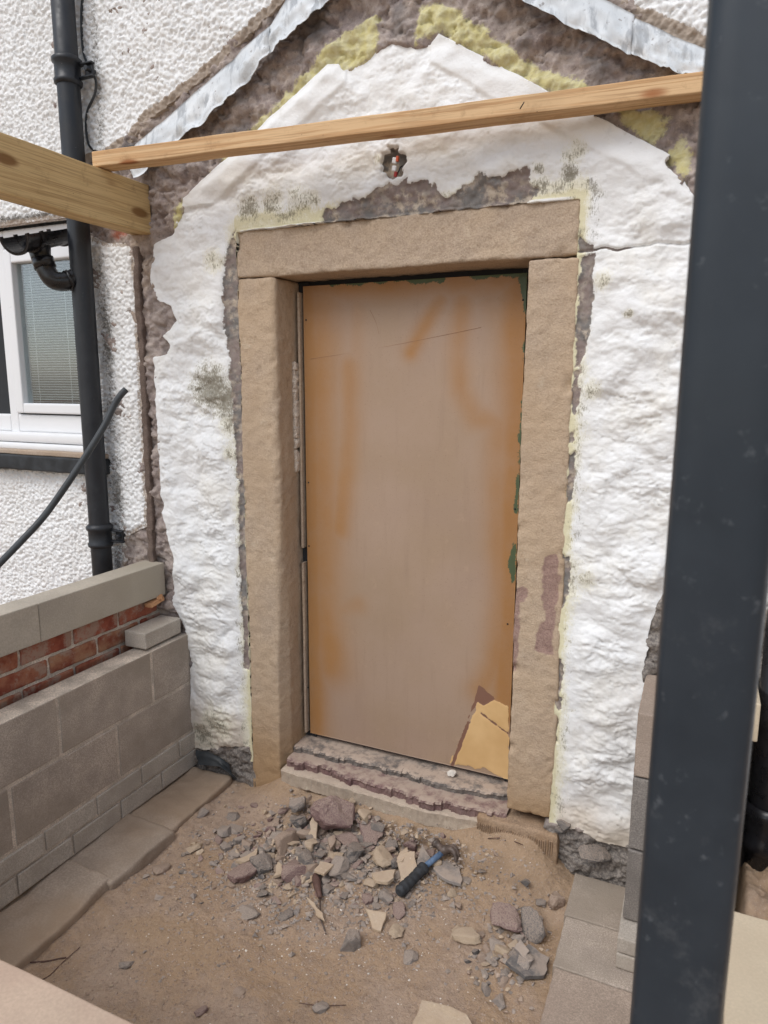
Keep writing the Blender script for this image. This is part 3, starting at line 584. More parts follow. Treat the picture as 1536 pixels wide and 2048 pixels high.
slab('threshold_slab', [(-1.448, -.002), (-1.18, -.004), (-1.02, -.028), (-.81, -.035), (-.66, -.014), (-.534, .004)], .16, .108, .146, MAT['thr_purple'], .013, 5)
slab('threshold_slab', [(-1.448, .048), (-1.19, .058), (-1.06, .062), (-.90, .050), (-.76, .042), (-.65, .062), (-.534, .078)], .18, .145, .174, MAT['thr_grey'], .011, 9)

# boarded door, face set back in the opening
dn = np.array([np.linspace(-1.418, -.566, 215)]).ravel(); dz = np.linspace(.197, 2.012, 455); X, Z = np.meshgrid(dn, dz, indexing='ij')
pxs = lambda a: wp(a, Y=.14)
sp = np.zeros(X.shape)
def stroke(pts, wpx, a):
    global sp
    P = pxs(pts); wd = wpx/1406*2.65*1.12
    for (p, q) in zip(P[:-1], P[1:]):
        e = q-p; L = (e**2).sum(); t = np.clip(((X-p[0])*e[0]+(Z-p[1])*e[1])/L, 0, 1); d = np.hypot(X-p[0]-t*e[0], Z-p[1]-t*e[1])
        sp = np.maximum(sp, a*np.exp(-(d/wd)**2))
stroke([(612, 580), (625, 1460)], 34, .85); stroke([(640, 580), (640, 800), (650, 1200), (660, 1330)], 46, .66)
stroke([(700, 735), (700, 850), (690, 950), (680, 1060)], 24, .7); stroke([(640, 735), (700, 740)], 20, .4); stroke([(715, 590), (712, 720)], 18, .3)
stroke([(600, 578), (1050, 560)], 24, .75); stroke([(880, 600), (845, 660), (822, 705)], 15, .8)
stroke([(1040, 580), (1040, 780), (1030, 1000), (1025, 1300), (1015, 1420)], 34, .95); stroke([(925, 600), (915, 700), (920, 780), (950, 835), (1010, 850), (1030, 820)], 20, .6)
stroke([(1000, 860), (995, 960), (1000, 1100), (1005, 1200), (990, 1330), (960, 1380)], 26, .6); stroke([(715, 1210), (680, 1220), (650, 1280)], 20, .5); stroke([(980, 600), (1000, 640)], 24, .3)
sp = np.clip(1.15*sp*(1+.35*fbm(X*4, Z*3, 2., o=3)), 0, 1)*.95
gr = np.full(X.shape, -1.0)
for p in ([(1030, 548), (1060, 545), (1060, 640), (1052, 640), (1044, 600)], [(1056, 640), (1044, 700), (1046, 760), (1036, 830), (1032, 930), (1026, 1020), (1035, 1030), (1060, 800)], [(1026, 1080), (1012, 1125), (1022, 1170), (1034, 1160), (1034, 1090)], [(640, 540), (660, 572), (720, 575), (740, 566), (760, 572), (800, 562), (830, 572), (890, 568), (900, 545)], [(930, 548), (950, 566), (1000, 556), (1060, 560), (1060, 530), (930, 530)], [(606, 1060), (616, 1065), (614, 1100), (606, 1160)]):
    gr = np.maximum(gr, sdist(pxs(p), X, Z)+.008*fbm(X*22, Z*16, 9., o=4))
cr = sdist(pxs([(900, 1527), (918, 1485), (940, 1440), (952, 1420), (946, 1398), (960, 1392), (985, 1398), (1016, 1412), (1020, 1565), (985, 1545), (965, 1533), (950, 1540), (935, 1530)]), X, Z)
br = np.maximum(sdist(pxs([(935, 1440), (950, 1395), (958, 1372), (970, 1378), (990, 1398), (968, 1412), (955, 1402)]), X, Z), np.maximum(sdist(pxs([(900, 1534), (935, 1440), (941, 1444), (910, 1526), (905, 1536)]), X, Z), sdist(pxs([(962, 1424), (1018, 1466), (1017, 1470), (960, 1427)]), X, Z)))
cr = cr+.006*fbm(X*30, Z*30, 3., o=4); br = br+.004*fbm(X*34, Z*34, 6., o=4)
crm = np.clip(.5+cr/.02, 0, 1.1)*(1-1.0*sstep(-.004, .004, br))
spk = np.exp(-(((X+1.0)/.22)**2+((Z-1.28)/.28)**2))
yv = .140+.0012*fbm(X*3, Z*3, 1., o=3)-.0015*sstep(.45, .6, crm)
nz = len(dz); i = (np.arange(len(dn)-1)[:, None]*nz+np.arange(nz-1)[None, :]).ravel()
V = np.stack([X, yv, Z], -1).reshape(-1, 3); F = np.stack([i, i+nz, i+nz+1, i+1], 1)
# edges of the board: a skirt round the face
bd = [a*nz for a in range(len(dn))]+[(len(dn)-1)*nz+b for b in range(1, nz)]+[a*nz+nz-1 for a in range(len(dn)-2, -1, -1)]+[b for b in range(nz-2, 0, -1)]
VB = V[bd]+np.array([0, .022, 0]); n0 = len(V); sk = np.array([[bd[k], n0+k, n0+(k+1) % len(bd), bd[(k+1) % len(bd)]] for k in range(len(bd))])
at_ = {'spray': sp, 'green': np.clip(.5+(gr-.006)/.03, 0, 1.1), 'cream': crm, 'brown': np.clip(.5+np.maximum(br, -1)/.02, 0, 1.1), 'speckle': spk}
door = obj('door', mesh_np('door', np.concatenate([V, VB])-HL, np.concatenate([F, sk[:, ::-1]]), True, {k_: np.concatenate([v.ravel(), v.ravel()[bd]]) for k_, v in at_.items()}), MAT['door'], house)
tag(door, 'flat brown boarded door with sprayed ochre edges and peeled cream corner')
box('door_frame', (-1.452, .158, .15), (-1.40, .21, 2.03), MAT['room'], door, HL, r=.003, res=.3)
box('door_frame', (-.585, .158, .15), (-.53, .21, 2.03), MAT['room'], door, HL, r=.003, res=.3)
box('edge_strip', (-1.437, .126, 1.0), (-1.427, .155, 1.99), MAT['tan'], door, HL, r=.002, res=.05, wob=.002)
box('edge_strip', (-1.438, .126, .2), (-1.428, .155, .94), MAT['tan'], door, HL, r=.002, res=.05, wob=.002)
box('head_board', (-1.45, .165, 1.98), (-.53, .21, 2.034), MAT['room'], door, HL, r=.002, res=.3)
box('bottom_gap_board', (-1.45, .168, .15), (-.53, .20, .21), MAT['mortar_brown'], door, HL, r=.002, res=.3)
for p in ((617, 965), (618, 1092), (616, 1375), (1030, 1018), (1015, 1248), (612, 640), (1046, 600)):
    c = at(*p, Y=.139); V, F = rbox(.006, .004, .006, .002, .01); obj('screw', mesh_np('screw', V, F), MAT['rubber'], door, c-HL)

MAT['scratch'] = plain('scratch', srgb(140, 106, 80), .8)
for pp in ([(622, 718), (700, 706), (800, 688), (880, 672), (962, 655)], [(740, 620), (752, 645), (758, 668)]):
    tube('scratch', [at(p[0], p[1], Y=.1399)-HL for p in pp], .0007, MAT['scratch'], door, 6, sub=4)
# crumbled mortar filling beside the left reveal
for k in range(14):
    z = 1.72-k*.03+random.uniform(-.01, .01); V, F = rbox(.018, .03, random.uniform(.025, .06), .006, .008, .006, 60, k*3.); obj('mortar_crumb', mesh_np('mortar_crumb', V, F), MAT['mortar'], house, np.array((-1.448+.004*random.random(), .12, z))-HL)

# wiring left in the hole above the door
hc = at(790, 328, Y=.0)
tb = empty('terminal_block', hc-HL); tb.parent = house
tag(tb, 'tiny grey and orange wire connectors hanging in a hole')
for dx, dz_, mt, s in ((.002, .008, 'upvc', (.014, .010, .018)), (.012, .012, 'orange', (.009, .010, .017)), (.001, -.016, 'upvc', (.014, .010, .016)), (.006, -.034, 'redw', (.010, .008, .016))):
    if mt not in MAT: MAT[mt] = plain(mt, srgb(196, 92, 58) if mt == 'orange' else srgb(150, 40, 34), .5)
    V, F = rbox(*s, .002, .01); obj('connector', mesh_np('connector', V, F), MAT[mt], tb, (dx, -.008, dz_), (0, .2, 0))
tube('wire', [(0.004, -.002, -.04), (.012, -.004, -.03), (.02, .0, -.012), (.02, .03, .0)], .0022, MAT['rubber'], tb, 8, sub=4)

# window, behind the downpipe
win = empty('window', np.array((-2.7, .05, 1.8))-HL); win.parent = house; WL = HL+np.array(win.location)
tag(win, 'white plastic window with lowered venetian blind')
def fr(name, x0, x1, z0, z1, y0, y1, mat='upvc', r=.006): return box(name, (x0, y0, z0), (x1, y1, z1), MAT[mat], win, WL, r=r, res=.4)
fr('frame', -2.938, -2.885, 1.36, 2.31, .035, .10); fr('frame', -2.385, -2.333, 1.36, 2.31, .035, .10); fr('frame', -2.885, -2.385, 2.238, 2.31, .035, .10); fr('frame', -2.885, -2.385, 1.43, 1.508, .035, .10); fr('frame', -3.5, -2.938, 2.238, 2.31, .035, .10); fr('frame', -3.5, -2.938, 1.43, 1.508, .035, .10)
fr('sash', -2.872, -2.827, 1.515, 2.228, .018, .08); fr('sash', -2.445, -2.398, 1.515, 2.228, .018, .08); fr('sash', -2.827, -2.445, 2.168, 2.228, .018, .08); fr('sash', -2.827, -2.445, 1.515, 1.560, .018, .08)
fr('seal', -2.885, -2.872, 1.508, 2.238, .05, .07, 'rubber', .001); fr('seal', -2.872, -2.386, 2.228, 2.238, .05, .07, 'rubber', .001); fr('seal', -2.872, -2.386, 1.508, 1.515, .05, .07, 'rubber', .001)
fr('cill', -3.5, -2.333, 1.385, 1.43, -.012, .09, r=.012); fr('cill_nosing', -3.5, -2.333, 1.352, 1.383, -.022, .09, r=.01)
pane = fr('glass_pane', -2.83, -2.442, 1.555, 2.172, .046, .050, 'glass', .0005)
pane.data.polygons.foreach_set('use_smooth', [False]*len(pane.data.polygons))
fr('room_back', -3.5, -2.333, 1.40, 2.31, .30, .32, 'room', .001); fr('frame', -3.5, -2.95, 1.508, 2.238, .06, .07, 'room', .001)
sm = None
for k in range(54):
    z = 1.566+k*.0112
    if sm is None:
        q = np.linspace(-1, 1, 6); V = []; 
        for x in (-.189, .189):
            for t in q: V.append((x, t*.009, .0012*(1-t*t)-t*.0014))
            for t in q[::-1]: V.append((x, t*.009, .0012*(1-t*t)-t*.0014-.0006))
        sm = bpy.data.meshes.new('slat'); sm.from_pydata(V, [], [(a, (a+1) % 12, 12+(a+1) % 12, 12+a) for a in range(12)]+[tuple(range(12))[::-1], tuple(range(12, 24))]); sm.update()
    obj('slat', sm, MAT['slat'], win, np.array((-2.636, .072, z))-WL)
for x in (-2.76, -2.56): tube('ladder_cord', [np.array((x, .058, 1.56))-WL, np.array((x, .058, 2.17))-WL], .0009, MAT['slat'], win, 6)
sill = box('window_sill', (-3.5, -.060, 1.335), (-2.29, .1, 1.356), MAT['footing'], win, WL, r=.004, res=.05, amp=.002, sc=20)
box('sill_front', (-3.5, -.075, 1.268), (-2.285, .05, 1.334), MAT['slatepaint'] if 'slatepaint' in MAT else MAT.setdefault('slatepaint', plain('dark_sill_paint', (.03, .033, .036), .6, .3, 18, .35, .3)), win, WL, r=.006, res=.04, amp=.002, sc=18)

# ================================================================== DOWNPIPE
PX, PY = -2.300, -.085
dp = empty('downpipe', (PX, PY, .6), 'tall black downpipe with collars fixed up the pebbledash wall', 'drainpipe')
DL = (PX, PY, .6)
tube('pipe', [(0, 0, -.1), (0, 0, .37), (0, 0, 2.14), (0, 0, 2.7)], .042, MAT['pipe'], dp, 32)
for z in (1.015, 2.812):
    h = z-.6; prof = [(-.05, .056), (-.046, .062), (-.034, .064), (-.028, .059), (.02, .059), (.028, .066), (.040, .067), (.046, .060), (.05, .056)]
    c = tube('collar', [(0, 0, h+a) for a, _ in prof], [b-.012 for _, b in prof], MAT['pipe'], dp, 32, False)
    for zz in (-.024, .022):
        V, F = rbox(.075, .02, .008, .003, .02); obj('lug', mesh_np('lug', V, F), MAT['pipe'], c, (.073, .02, h+zz))
    V, F = rbox(.04, .012, .05, .004, .02); obj('lug', mesh_np('lug', V, F), MAT['pipe'], c, (.083, .028, h))
    tube('bolt', [(.090, .0, h), (.090, .045, h)], .009, MAT['pipe'], c, 10)
# gutter outlet with bend, plugged into the pipe
G0 = Vector(at(26, 474, Y=-.31)); G1 = Vector(at(124, 458, Y=-.05)); GC = (G0+G1)/2
go = empty('gutter_outlet', GC, 'short black half round gutter outlet with bend joining the downpipe', 'gutter outlet')
R_, L_ = .060, (G1-G0).length/2
_ax = (G1-G0).normalized(); _sd = Vector((0, 0, 1)).cross(_ax).normalized(); _sd = (_sd+Vector((0, 0, -.05))).normalized(); _gu = _ax.cross(_sd)
gm = Matrix((_ax, _sd, _gu)).transposed()
def trough(name, l0, l1, r0, r1, par, a0=0, a1=180):
    V = []; n = 20; A = np.radians(np.linspace(a0, a1, n))
    for (l, r) in ((l0, r0), (l0, r1), (l1, r1), (l1, r0)):
        for a in A: V.append(gm @ Vector((l, r*math.cos(a), -r*math.sin(a))))
    F = []
    for s in range(4):
        for k in range(n-1): F.append((s*n+k, s*n+k+1, ((s+1) % 4)*n+k+1, ((s+1) % 4)*n+k))
    F.append((0, n, 2*n, 3*n)); F.append((n-1, 4*n-1, 3*n-1, 2*n-1))
    me = bpy.data.meshes.new(name); me.from_pydata([tuple(v) for v in V], [], F); me.update()
    bm = bmesh.new(); bm.from_mesh(me); bmesh.ops.recalc_face_normals(bm, faces=bm.faces); bm.to_mesh(me); bm.free()
    return obj(name, me, MAT['plastic'], par, (0, 0, 0))
trough('channel', -L_, L_, R_-.003, R_, go)
for l in (-L_, -L_*.45, L_-.012): trough('clip_rim', l, l+.013, R_-.004, R_+.006, go, -6, 186)
_q = lambda px, py, y: Vector(at(px, py, Y=y))-GC
tube('outlet_spigot', [_q(76, 480, -.18), _q(82, 515, -.18), _q(86, 528, -.18)], [.046, .037, .036], MAT['plastic'], go, 24)
tube('outlet_spigot', [_q(85, 517, -.18), _q(91, 536, -.178)], .0405, MAT['plastic'], go, 24)
tube('bend', [_q(86, 524, -.18), _q(95, 545, -.175), _q(108, 560, -.165), _q(128, 563, -.14), _q(150, 556, -.10)], .036, MAT['plastic'], go, 24, sub=6)
tube('bend_rim', [_q(134, 562, -.132), _q(141, 560, -.12)], .0395, MAT['plastic'], go, 24)

# cables
pts = [(172, -40, -.03), (163, 20, -.02), (167, 105, -.02), (185, 145, -.03), (192, 165, -.035), (189, 190, -.03), (175, 222, -.02), (172, 255, -.02), (178, 290, -.02), (198, 305, -.02), (228, 302, -.02), (262, 293, -.018), (280, 298, -.01)]
tag(tube('cable', [at(a, b, Y=c) for a, b, c in pts], .0048, MAT['cable'], None, 10, sub=5), 'thin grey cable looping down beside the downpipe to the lead', 'cable')
pts = [(252, 779, -.16), (240, 792, -.18), (226, 815, -.2), (205, 858, -.24), (150, 945, -.33), (90, 1030, -.42), (40, 1085, -.5), (-30, 1160, -.6), (-80, 1240, -.7)]
hose = tube('conduit', [at(a, b, Y=c) for a, b, c in pts], .0125, MAT['cable'], None, 14, sub=5)
tag(hose, 'thick grey conduit crossing diagonally before the downpipe, cut end up', 'conduit')

# ================================================================== TIMBERS
bm_ = empty('roof_beam', (-2.05, -1.0, 2.31), 'heavy sawn timber beam with its end against the wall', 'beam')
V, F = rbox(.085, 2.6, .178, .004, .05, .0008, 30, wob=.004); obj('beam', mesh_np('beam', V, F), MAT['beam'], bm_, (0, -.30, 0))
# batten
a = np.array(at(200, 332, Z=2.401)); b = np.array(at(1411, 184, Z=2.401)); dirv = (b-a)/np.linalg.norm(b-a); Lb = 2.35; ang = math.atan2(dirv[1], dirv[0]); nrm = np.array([-dirv[1], dirv[0], 0])
c = a-dirv*.035+dirv*Lb/2+nrm*.038; V, F = rbox(Lb, .072, .051, .003, .03, .0006, 30, wob=.003)
bt = obj('batten', mesh_np('batten', V, F), MAT['batten'], None, (c[0], c[1], 2.4275), (0, 0, ang)); tag(bt, 'slim knotty pine batten spanning the gable, one end on the beam', 'batten')
nl = at(1040, 218, Y=-.14); tag(tube('nail', [nl, nl+np.array([.014, -.012, .012])], .0016, MAT['rubber'], None, 6), 'small bent nail sticking out of the pine batten', 'nail')

# ================================================================== POST (foreground right)
post = empty('steel_post', (.022, -1.47, 0), 'dark grey square steel post standing upright nearest the camera', 'post')
V, F = rbox(.094, .094, 2.9, .017, .3); V2 = V.copy()
bmr = bpy.data.meshes.new('tmp')
o = obj('post_tube', mesh_np('post_tube', V, F), MAT['post'], post, (0, 0, 1.43))
bv = o.modifiers.new('round', 'BEVEL'); bv.width = .004; bv.segments = 2; bv.limit_method = 'ANGLE'
box('base_plate', (-.09, -1.58, -.045), (.13, -1.36, -.028), MAT['post'], post, (.022, -1.47, 0), r=.003, res=.3)

# ================================================================== LEFT WALL OF THE PORCH
BX = -1.92
lw = empty('block_wall', (-1.97, -.8, 0), 'low grey concrete block wall on two brick courses, left of doorway', 'wall'); LL = np.array((-1.97, -.8, 0))
mesh_cache = {}
def unit(kind, s, mat, r, res, amp, sc, seeds=4, wob=.002):
    key = (kind, tuple(np.round(s, 4)), mat)
    if key not in mesh_cache:
        L = []
        for q in range(seeds):
            V, F = rbox(*s, r, res, amp, sc, q*13.7, wob); me = mesh_np(kind, V, F); me.materials.append(MAT[mat]); L.append(me)
        mesh_cache[key] = L
    return random.choice(mesh_cache[key])
def course(kind, parent, PL, x, z, h, length, y_start, y_end, mat, thick, gap=.010, jit=.0015, r=.004, res=.03, amp=.0007, sc=40):
    y = y_start
    while y > y_end:
        obj(kind, unit(kind, (thick, length-gap, h-gap), mat, r, res, amp, sc), None, parent, np.array((x-thick/2+random.uniform(-jit, jit)*.4, y-length/2, z+h/2))-PL, (0, 0, random.uniform(-.002, .002))); y -= length
course('brick', lw, LL, BX+.006, .002, .082, .225, .01, -1.9, 'cbrick', .10, .009); course('brick', lw, LL, BX+.005, .084, .082, .225, -.1, -1.9, 'cbrick', .10, .009)
box('brick', (BX-.102, -.098, .088), (BX+.005, .0, .162), MAT['cbrick'], lw, LL, r=.004, res=.03, amp=.001)
course('block', lw, LL, BX, .168, .222, .45, .02, -1.9, 'block', .10, .014, r=.003)
course('block', lw, LL, BX, .390, .222, .45, -.228, -1.9, 'block', .10, .014, r=.003); box('block', (BX-.10, -.221, .397), (BX, .002, .605), MAT['block'], lw, LL, r=.003, res=.03, amp=.0007, sc=40)
box('mortar_bed', (BX-.092, -1.9, .0), (BX-.0020, .0, .606), MAT['mortar'], lw, LL, r=.001, res=.03, amp=.0004, sc=40)
rw = empty('brick_wall', (-2.12, -.8, 0), 'old red brick outer leaf behind the grey block wall', 'wall'); RL = np.array((-2.12, -.8, 0))
for k in range(6):
    course('brick', rw, RL, -2.062, .765-.075*(k+1), .075, .225, -.02-(k % 2)*.1125, -1.9, 'brick', .10, .012, .004, .006, .02, .003, 30)
    if k % 2: box('brick', (-2.16, -.125, .765-.075*(k+1)+.006), (-2.064, -.01, .765-.075*k-.006), MAT['brick'], rw, RL, r=.006, res=.02, amp=.003)
box('mortar_bed', (-2.155, -1.9, .1), (-2.069, -.005, .764), MAT['mortar'], rw, RL, r=.002, res=.02, amp=.004, sc=40)
# precast lintels lying on the brick leaf
l1 = box('concrete_lintel', (-2.135, -.63, .767), (-2.030, -.006, .907), MAT['concrete'], r=.004, res=.04, amp=.0008, sc=20); tag(l1, 'pale precast concrete lintel on the red bricks, end against wall', 'lintel', 'precast lintels on the brick leaf')
l2 = box('concrete_lintel', (-2.132, -1.9, .769), (-2.027, -.633, .909), MAT['concrete'], r=.004, res=.04, amp=.0008, sc=20); tag(l2, 'pale precast concrete lintel with scratches, cut off by left edge', 'lintel', 'precast lintels on the brick leaf')
V, F = rbox(.105, .215, .066, .005, .02, .001, 30); tag(obj('loose_brick', mesh_np('loose_brick', V, F), MAT['cbrick'], None, (-1.992, -.132, .6485), (0, 0, .03)), 'single pale concrete brick lying loose on top of the block wall', 'brick')
V, F = rbox(.035, .09, .018, .002, .02, .001, 30); tag(obj('wooden_wedge', mesh_np('wooden_wedge', V, F), MAT['wood'], None, (-2.035, -.07, .752), (.08, 0, .12)), 'small orange wood wedge pushed under the concrete lintel end', 'wedge')
V, F = rbox(.02, .03, .014, .002, .02, .001, 30); obj('wedge_tip', mesh_np('wedge_tip', V, F), MAT['wood'], bpy.data.objects['wooden_wedge'], (.012, .02, .012), (.3, 0, .4))
# footing ledge
ft = empty('concrete_footing', (-1.81, -.8, -.05), 'dusty concrete footing ledge along the foot of the block wall', 'footing'); FLc = np.array((-1.81, -.8, -.05))
for (ya, yb, xr, zt) in ((-.005, -.42, -1.716, .001), (-.40, -.70, -1.700, -.002), (-.68, -1.9, -1.708, -.005)):
    V, F = rbox(xr+1.935, ya-yb, .10, .012, .010, .005, 16, ya*9, .022, o=5); obj('footing_slab', mesh_np('footing_slab', V, F), MAT['footing'], ft, np.array(((xr-1.935)/2, (ya+yb)/2, zt-.05))-FLc)

# ================================================================== RIGHT SIDE: block pier, footing, sill, soil pipe, coping
pr_ = empty('block_pier', (.0, -.15, 0), 'rough grey block pier stub beside the doorway, behind the post', 'pier'); PL = np.array((.0, -.15, 0))
zs = [.105, .335, .562, .758]
for k, (mt) in enumerate(('block_dark', 'block_dark', 'block_pale')):
    box('block', (-.105, -.30, zs[k]+.003), (.16, -.004, zs[k+1]-.003), MAT[mt], pr_, PL, r=.004, res=.02, amp=.0018, sc=50, off=k*7)
for k in range(2): box('brick', (-.112, -.375, .002+k*.052), (.105, -.004, .050+k*.052), MAT['cbrick'], pr_, PL, r=.004, res=.02, amp=.0012, sc=40, off=k*3)
rf = empty('block_footing', (-.05, -.5, 0), 'row of flat concrete blocks laid as footing right of the doorway', 'footing'); RF = np.array((-.05, -.5, 0))
for k, (ya, yb, mt) in enumerate(((-.012, -.222, 'block'), (-.226, -.438, 'block'), (-.442, -.66, 'block_pale'), (-.664, -.88, 'block_pale'), (-.884, -1.1, 'block_pale'))):
    box('block', (-.284+.006*k, yb, -.10), (.158, ya, .0), MAT[mt], rf, RF, r=.004, res=.02, amp=.0018, sc=45, off=k*5)
s_ = box('concrete_sill', (-.02, -.205, .688), (.200, -.004, .800), MAT['coping'], r=.004, res=.04, amp=.0008, sc=20); tag(s_, 'pale cast stone block end beside the black soil pipe', 'stone block')
sp_ = empty('soil_pipe', (.262, -.07, 0), 'fat black soil pipe with collar entering the earth at far right', 'drainpipe')
tube('pipe', [(0, 0, -.1), (0, 0, 1.2)], .058, MAT['plastic'], sp_, 32)
prof = [(.30, .060), (.305, .070), (.335, .072), (.345, .066), (.40, .066), (.41, .073), (.44, .072), (.447, .060)]; tube('collar', [(0, 0, a) for a, _ in prof], [b for _, b in prof], MAT['plastic'], sp_, 32, False)
cw = empty('low_wall', (.3, -1.0, 0), 'pale flat stone coping on low wall at lower right', 'wall'); CW = np.array((.3, -1.0, 0))
box('coping_stone', (.123, -1.25, .40), (.62, -.60, .45), MAT['coping'], cw, CW, r=.004, res=.04, amp=.0006, sc=12)
box('wall_core', (.17, -1.22, -.06), (.58, -.64, .399), MAT['block'], cw, CW, r=.004, res=.06, amp=.001, sc=30)
fw = empty('front_wall', (-1.5, -1.6, 0), 'pale coping edge tinted by painted finger veil across the lower left corner', 'wall'); FW = np.array((-1.5, -1.6, 0))
MAT['coping2'] = varied('veil_tinted_coping', srgb(190, 168, 148), 9, .08, 160, .85, .25, .001, True, tint=srgb(182, 154, 136), fc=.3)  # red veil of a finger at the lens is put into the stone colour
box('coping_stone', (-2.6, -1.74, .555), (-.60, -1.508, .60), MAT['coping2'], fw, FW, r=.003, res=.05, amp=.0006, sc=12)
box('wall_core', (-2.58, -1.72, -.06), (-.64, -1.60, .554), MAT['block'], fw, FW, r=.004, res=.08, amp=.001, sc=30)

# ================================================================== RUBBLE
def rock_mesh(kind, seed, flat=.6, n=16, sub=1, rough=.11):
    r = np.random.default_rng(seed); P = r.normal(size=(n, 3)); P /= np.linalg.norm(P, axis=1)[:, None]; P *= r.uniform(.8, 1.08, (n, 1))
    P = np.clip(P, -.82, .82)*np.array([1, r.uniform(.62, .9), flat])
    bm = bmesh.new()
    for p in P: bm.verts.new(p)
    bmesh.ops.convex_hull(bm, input=bm.verts); 
    for v in [v for v in bm.verts if not v.link_faces]: bm.verts.remove(v)
    if sub:
        bmesh.ops.bevel(bm, geom=list(bm.edges), offset=.05, segments=1, affect='EDGES', profile=.5)
        bmesh.ops.triangulate(bm, faces=bm.faces); bmesh.ops.subdivide_edges(bm, edges=bm.edges, cuts=sub, use_grid_fill=True)
        C_ = np.array([v.co for v in bm.verts]); d = rough*fbm(C_[:, 0]*2.4+seed, C_[:, 1]*2.4, C_[:, 2]*2.4, o=5, g=.6)
        for v, q in zip(bm.verts, d): v.co *= 1+q
    me = bpy.data.meshes.new(kind); bm.to_mesh(me); bm.free(); me.update(); return me
def shard_mesh(kind, poly, t, seed=0):
    bm = bmesh.new(); P = np.array(poly); P = P-P.mean(0); rj = np.random.default_rng(int(abs(P[0, 0])*1e6) % 9973); Q = []
    for a, b in zip(P, np.roll(P, -1, 0)):                   # broken, not straight, edges
        e = b-a; nrm_ = np.array([-e[1], e[0]]); Q.append(a)
        for t_ in (.3, .62): Q.append(a+e*(t_+rj.uniform(-.1, .1))+nrm_*rj.uniform(-.07, .07))
    P = np.array(Q)
    b = [bm.verts.new((p[0], p[1], -t/2)) for p in P]; f = bm.faces.new(b); bmesh.ops.recalc_face_normals(bm, faces=[f])
    ex = bmesh.ops.extrude_face_region(bm, geom=[f]); vs_ = [e for e in ex['geom'] if isinstance(e, bmesh.types.BMVert)]
    for v in vs_: v.co.z += t; v.co.x *= .97; v.co.y *= .97
    bmesh.ops.recalc_face_normals(bm, faces=bm.faces)
    bmesh.ops.bevel(bm, geom=list(bm.edges), offset=min(.0012, t*.15), segments=1, affect='EDGES', clamp_overlap=True)
    me = bpy.data.meshes.new(kind); bm.to_mesh(me); bm.free(); me.update(); return me
PXM = lambda z: 1.0/1406
def put_rock(px, py, wpx, flat, matk, label, seed, tilt=(0, 0), name='rock', rot=None, group=None, lift=.25, sub=3):
    g = gpt(px, py); dist = float((g-CAM) @ FWD); R = wpx/1406*dist/2*1.24
    me = rock_mesh(name, seed, flat, 15, sub); me.materials.append(STONES[matk])
    o = obj(name, me, None, None, (g[0], g[1], g[2]+R*flat*lift), (tilt[0], tilt[1], rot if rot is not None else seed*1.7)); o.scale = (R, R, R)
    return tag(o, label, 'stone', group or 'rubble stones on the earth floor')
def put_shard(pxpoly, t, matk, label, name='stone_shard', h=.012, tilt=(0, 0), group=None):
    c = np.mean(pxpoly, 0); g0 = gpt(*c); z = g0[2]+h; P = np.array([at(p[0], p[1], Z=z)[:2] for p in pxpoly]); cc = P.mean(0)
    me = shard_mesh(name, P, t); me.materials.append(STONES[matk]); o = obj(name, me, None, None, (cc[0], cc[1], z-t/2), (*tilt, 0))
    return tag(o, label, 'stone', group or 'flat stone shards in the rubble')
put_rock(668, 1642, 92, .62, 'purple', 'largest purple stone wedge at the back of the rubble heap', 3, (.2, .25), rot=.5, lift=.6)
put_rock(598, 1648, 42, .8, 'slate', 'dark slate lump with pale dusty top left of the purple wedge', 5, lift=.6)
put_rock(597, 1616, 44, .6, 'grey', 'rounded grey stone at the back left edge of the heap', 8, lift=.6)
put_rock(618, 1597, 14, .7, 'brown', 'pebble resting against the back of the rounded grey stone', 9)
put_rock(742, 1672, 58, .45, 'purple', 'jagged purple stone right of the largest purple wedge', 12, (.1, -.2), lift=.8)
put_rock(694, 1690, 60, .32, 'purple', 'long thin purple stone in front of the largest wedge', 14, (.1, 0), rot=.1, lift=.9)
put_rock(575, 1698, 72, .5, 'brown', 'broad earthy stone topped with white mortar crumbs, left of centre', 16, (.1, .15), lift=.6)
put_rock(522, 1735, 54, .6, 'slate', 'dark grey angular stone at the left side of the heap', 18, lift=.6)
put_rock(488, 1752, 62, .5, 'purple', 'knobbly brown and purple stone at the left end of the heap', 21, lift=.5)
put_rock(590, 1752, 66, .42, 'purple', 'dark purple stone beside the screwdriver handle', 23, (.1, 0), rot=.2, lift=.6)
put_rock(706, 1722, 54, .6, 'slate', 'dark slate lump with white veins in the middle of the heap', 25, lift=.9)
put_rock(678, 1748, 46, .7, 'grey', 'grey angular stone just right of the screwdriver', 27, lift=.7)
put_rock(612, 1730, 50, .5, 'slate', 'dark stone wedged between the flat shards, heap centre left', 29, lift=.7)
put_rock(765, 1730, 56, .5, 'tan', 'lumpy sand coloured stone above the pale slab shard', 31, lift=1.0)
put_rock(788, 1735, 26, .8, 'slate', 'small black stone at the right end of the pale slab shard', 33, lift=.9)
put_rock(784, 1703, 30, .7, 'slate', 'small dark stone near the leaning pale shard', 35, lift=.8)
put_rock(822, 1700, 30, .8, 'purple', 'reddish purple stone touching the dark slate by the hammer', 37, lift=.7)
put_rock(478, 1683, 30, .7, 'grey', 'grey cube like stone on open earth left of heap', 39)
put_rock(452, 1697, 26, .7, 'grey', 'smaller grey stone left of the grey cube like stone', 41)
put_rock(405, 1630, 28, .7, 'grey', 'pale grey stone close to the end of the footing ledge', 43)
put_rock(615, 1755, 28, .7, 'slate', 'dark chip left of the screwdriver handle', 45)
put_rock(700, 1895, 52, .72, 'grey', 'round grey cobble alone in front of the heap', 47, lift=.55)
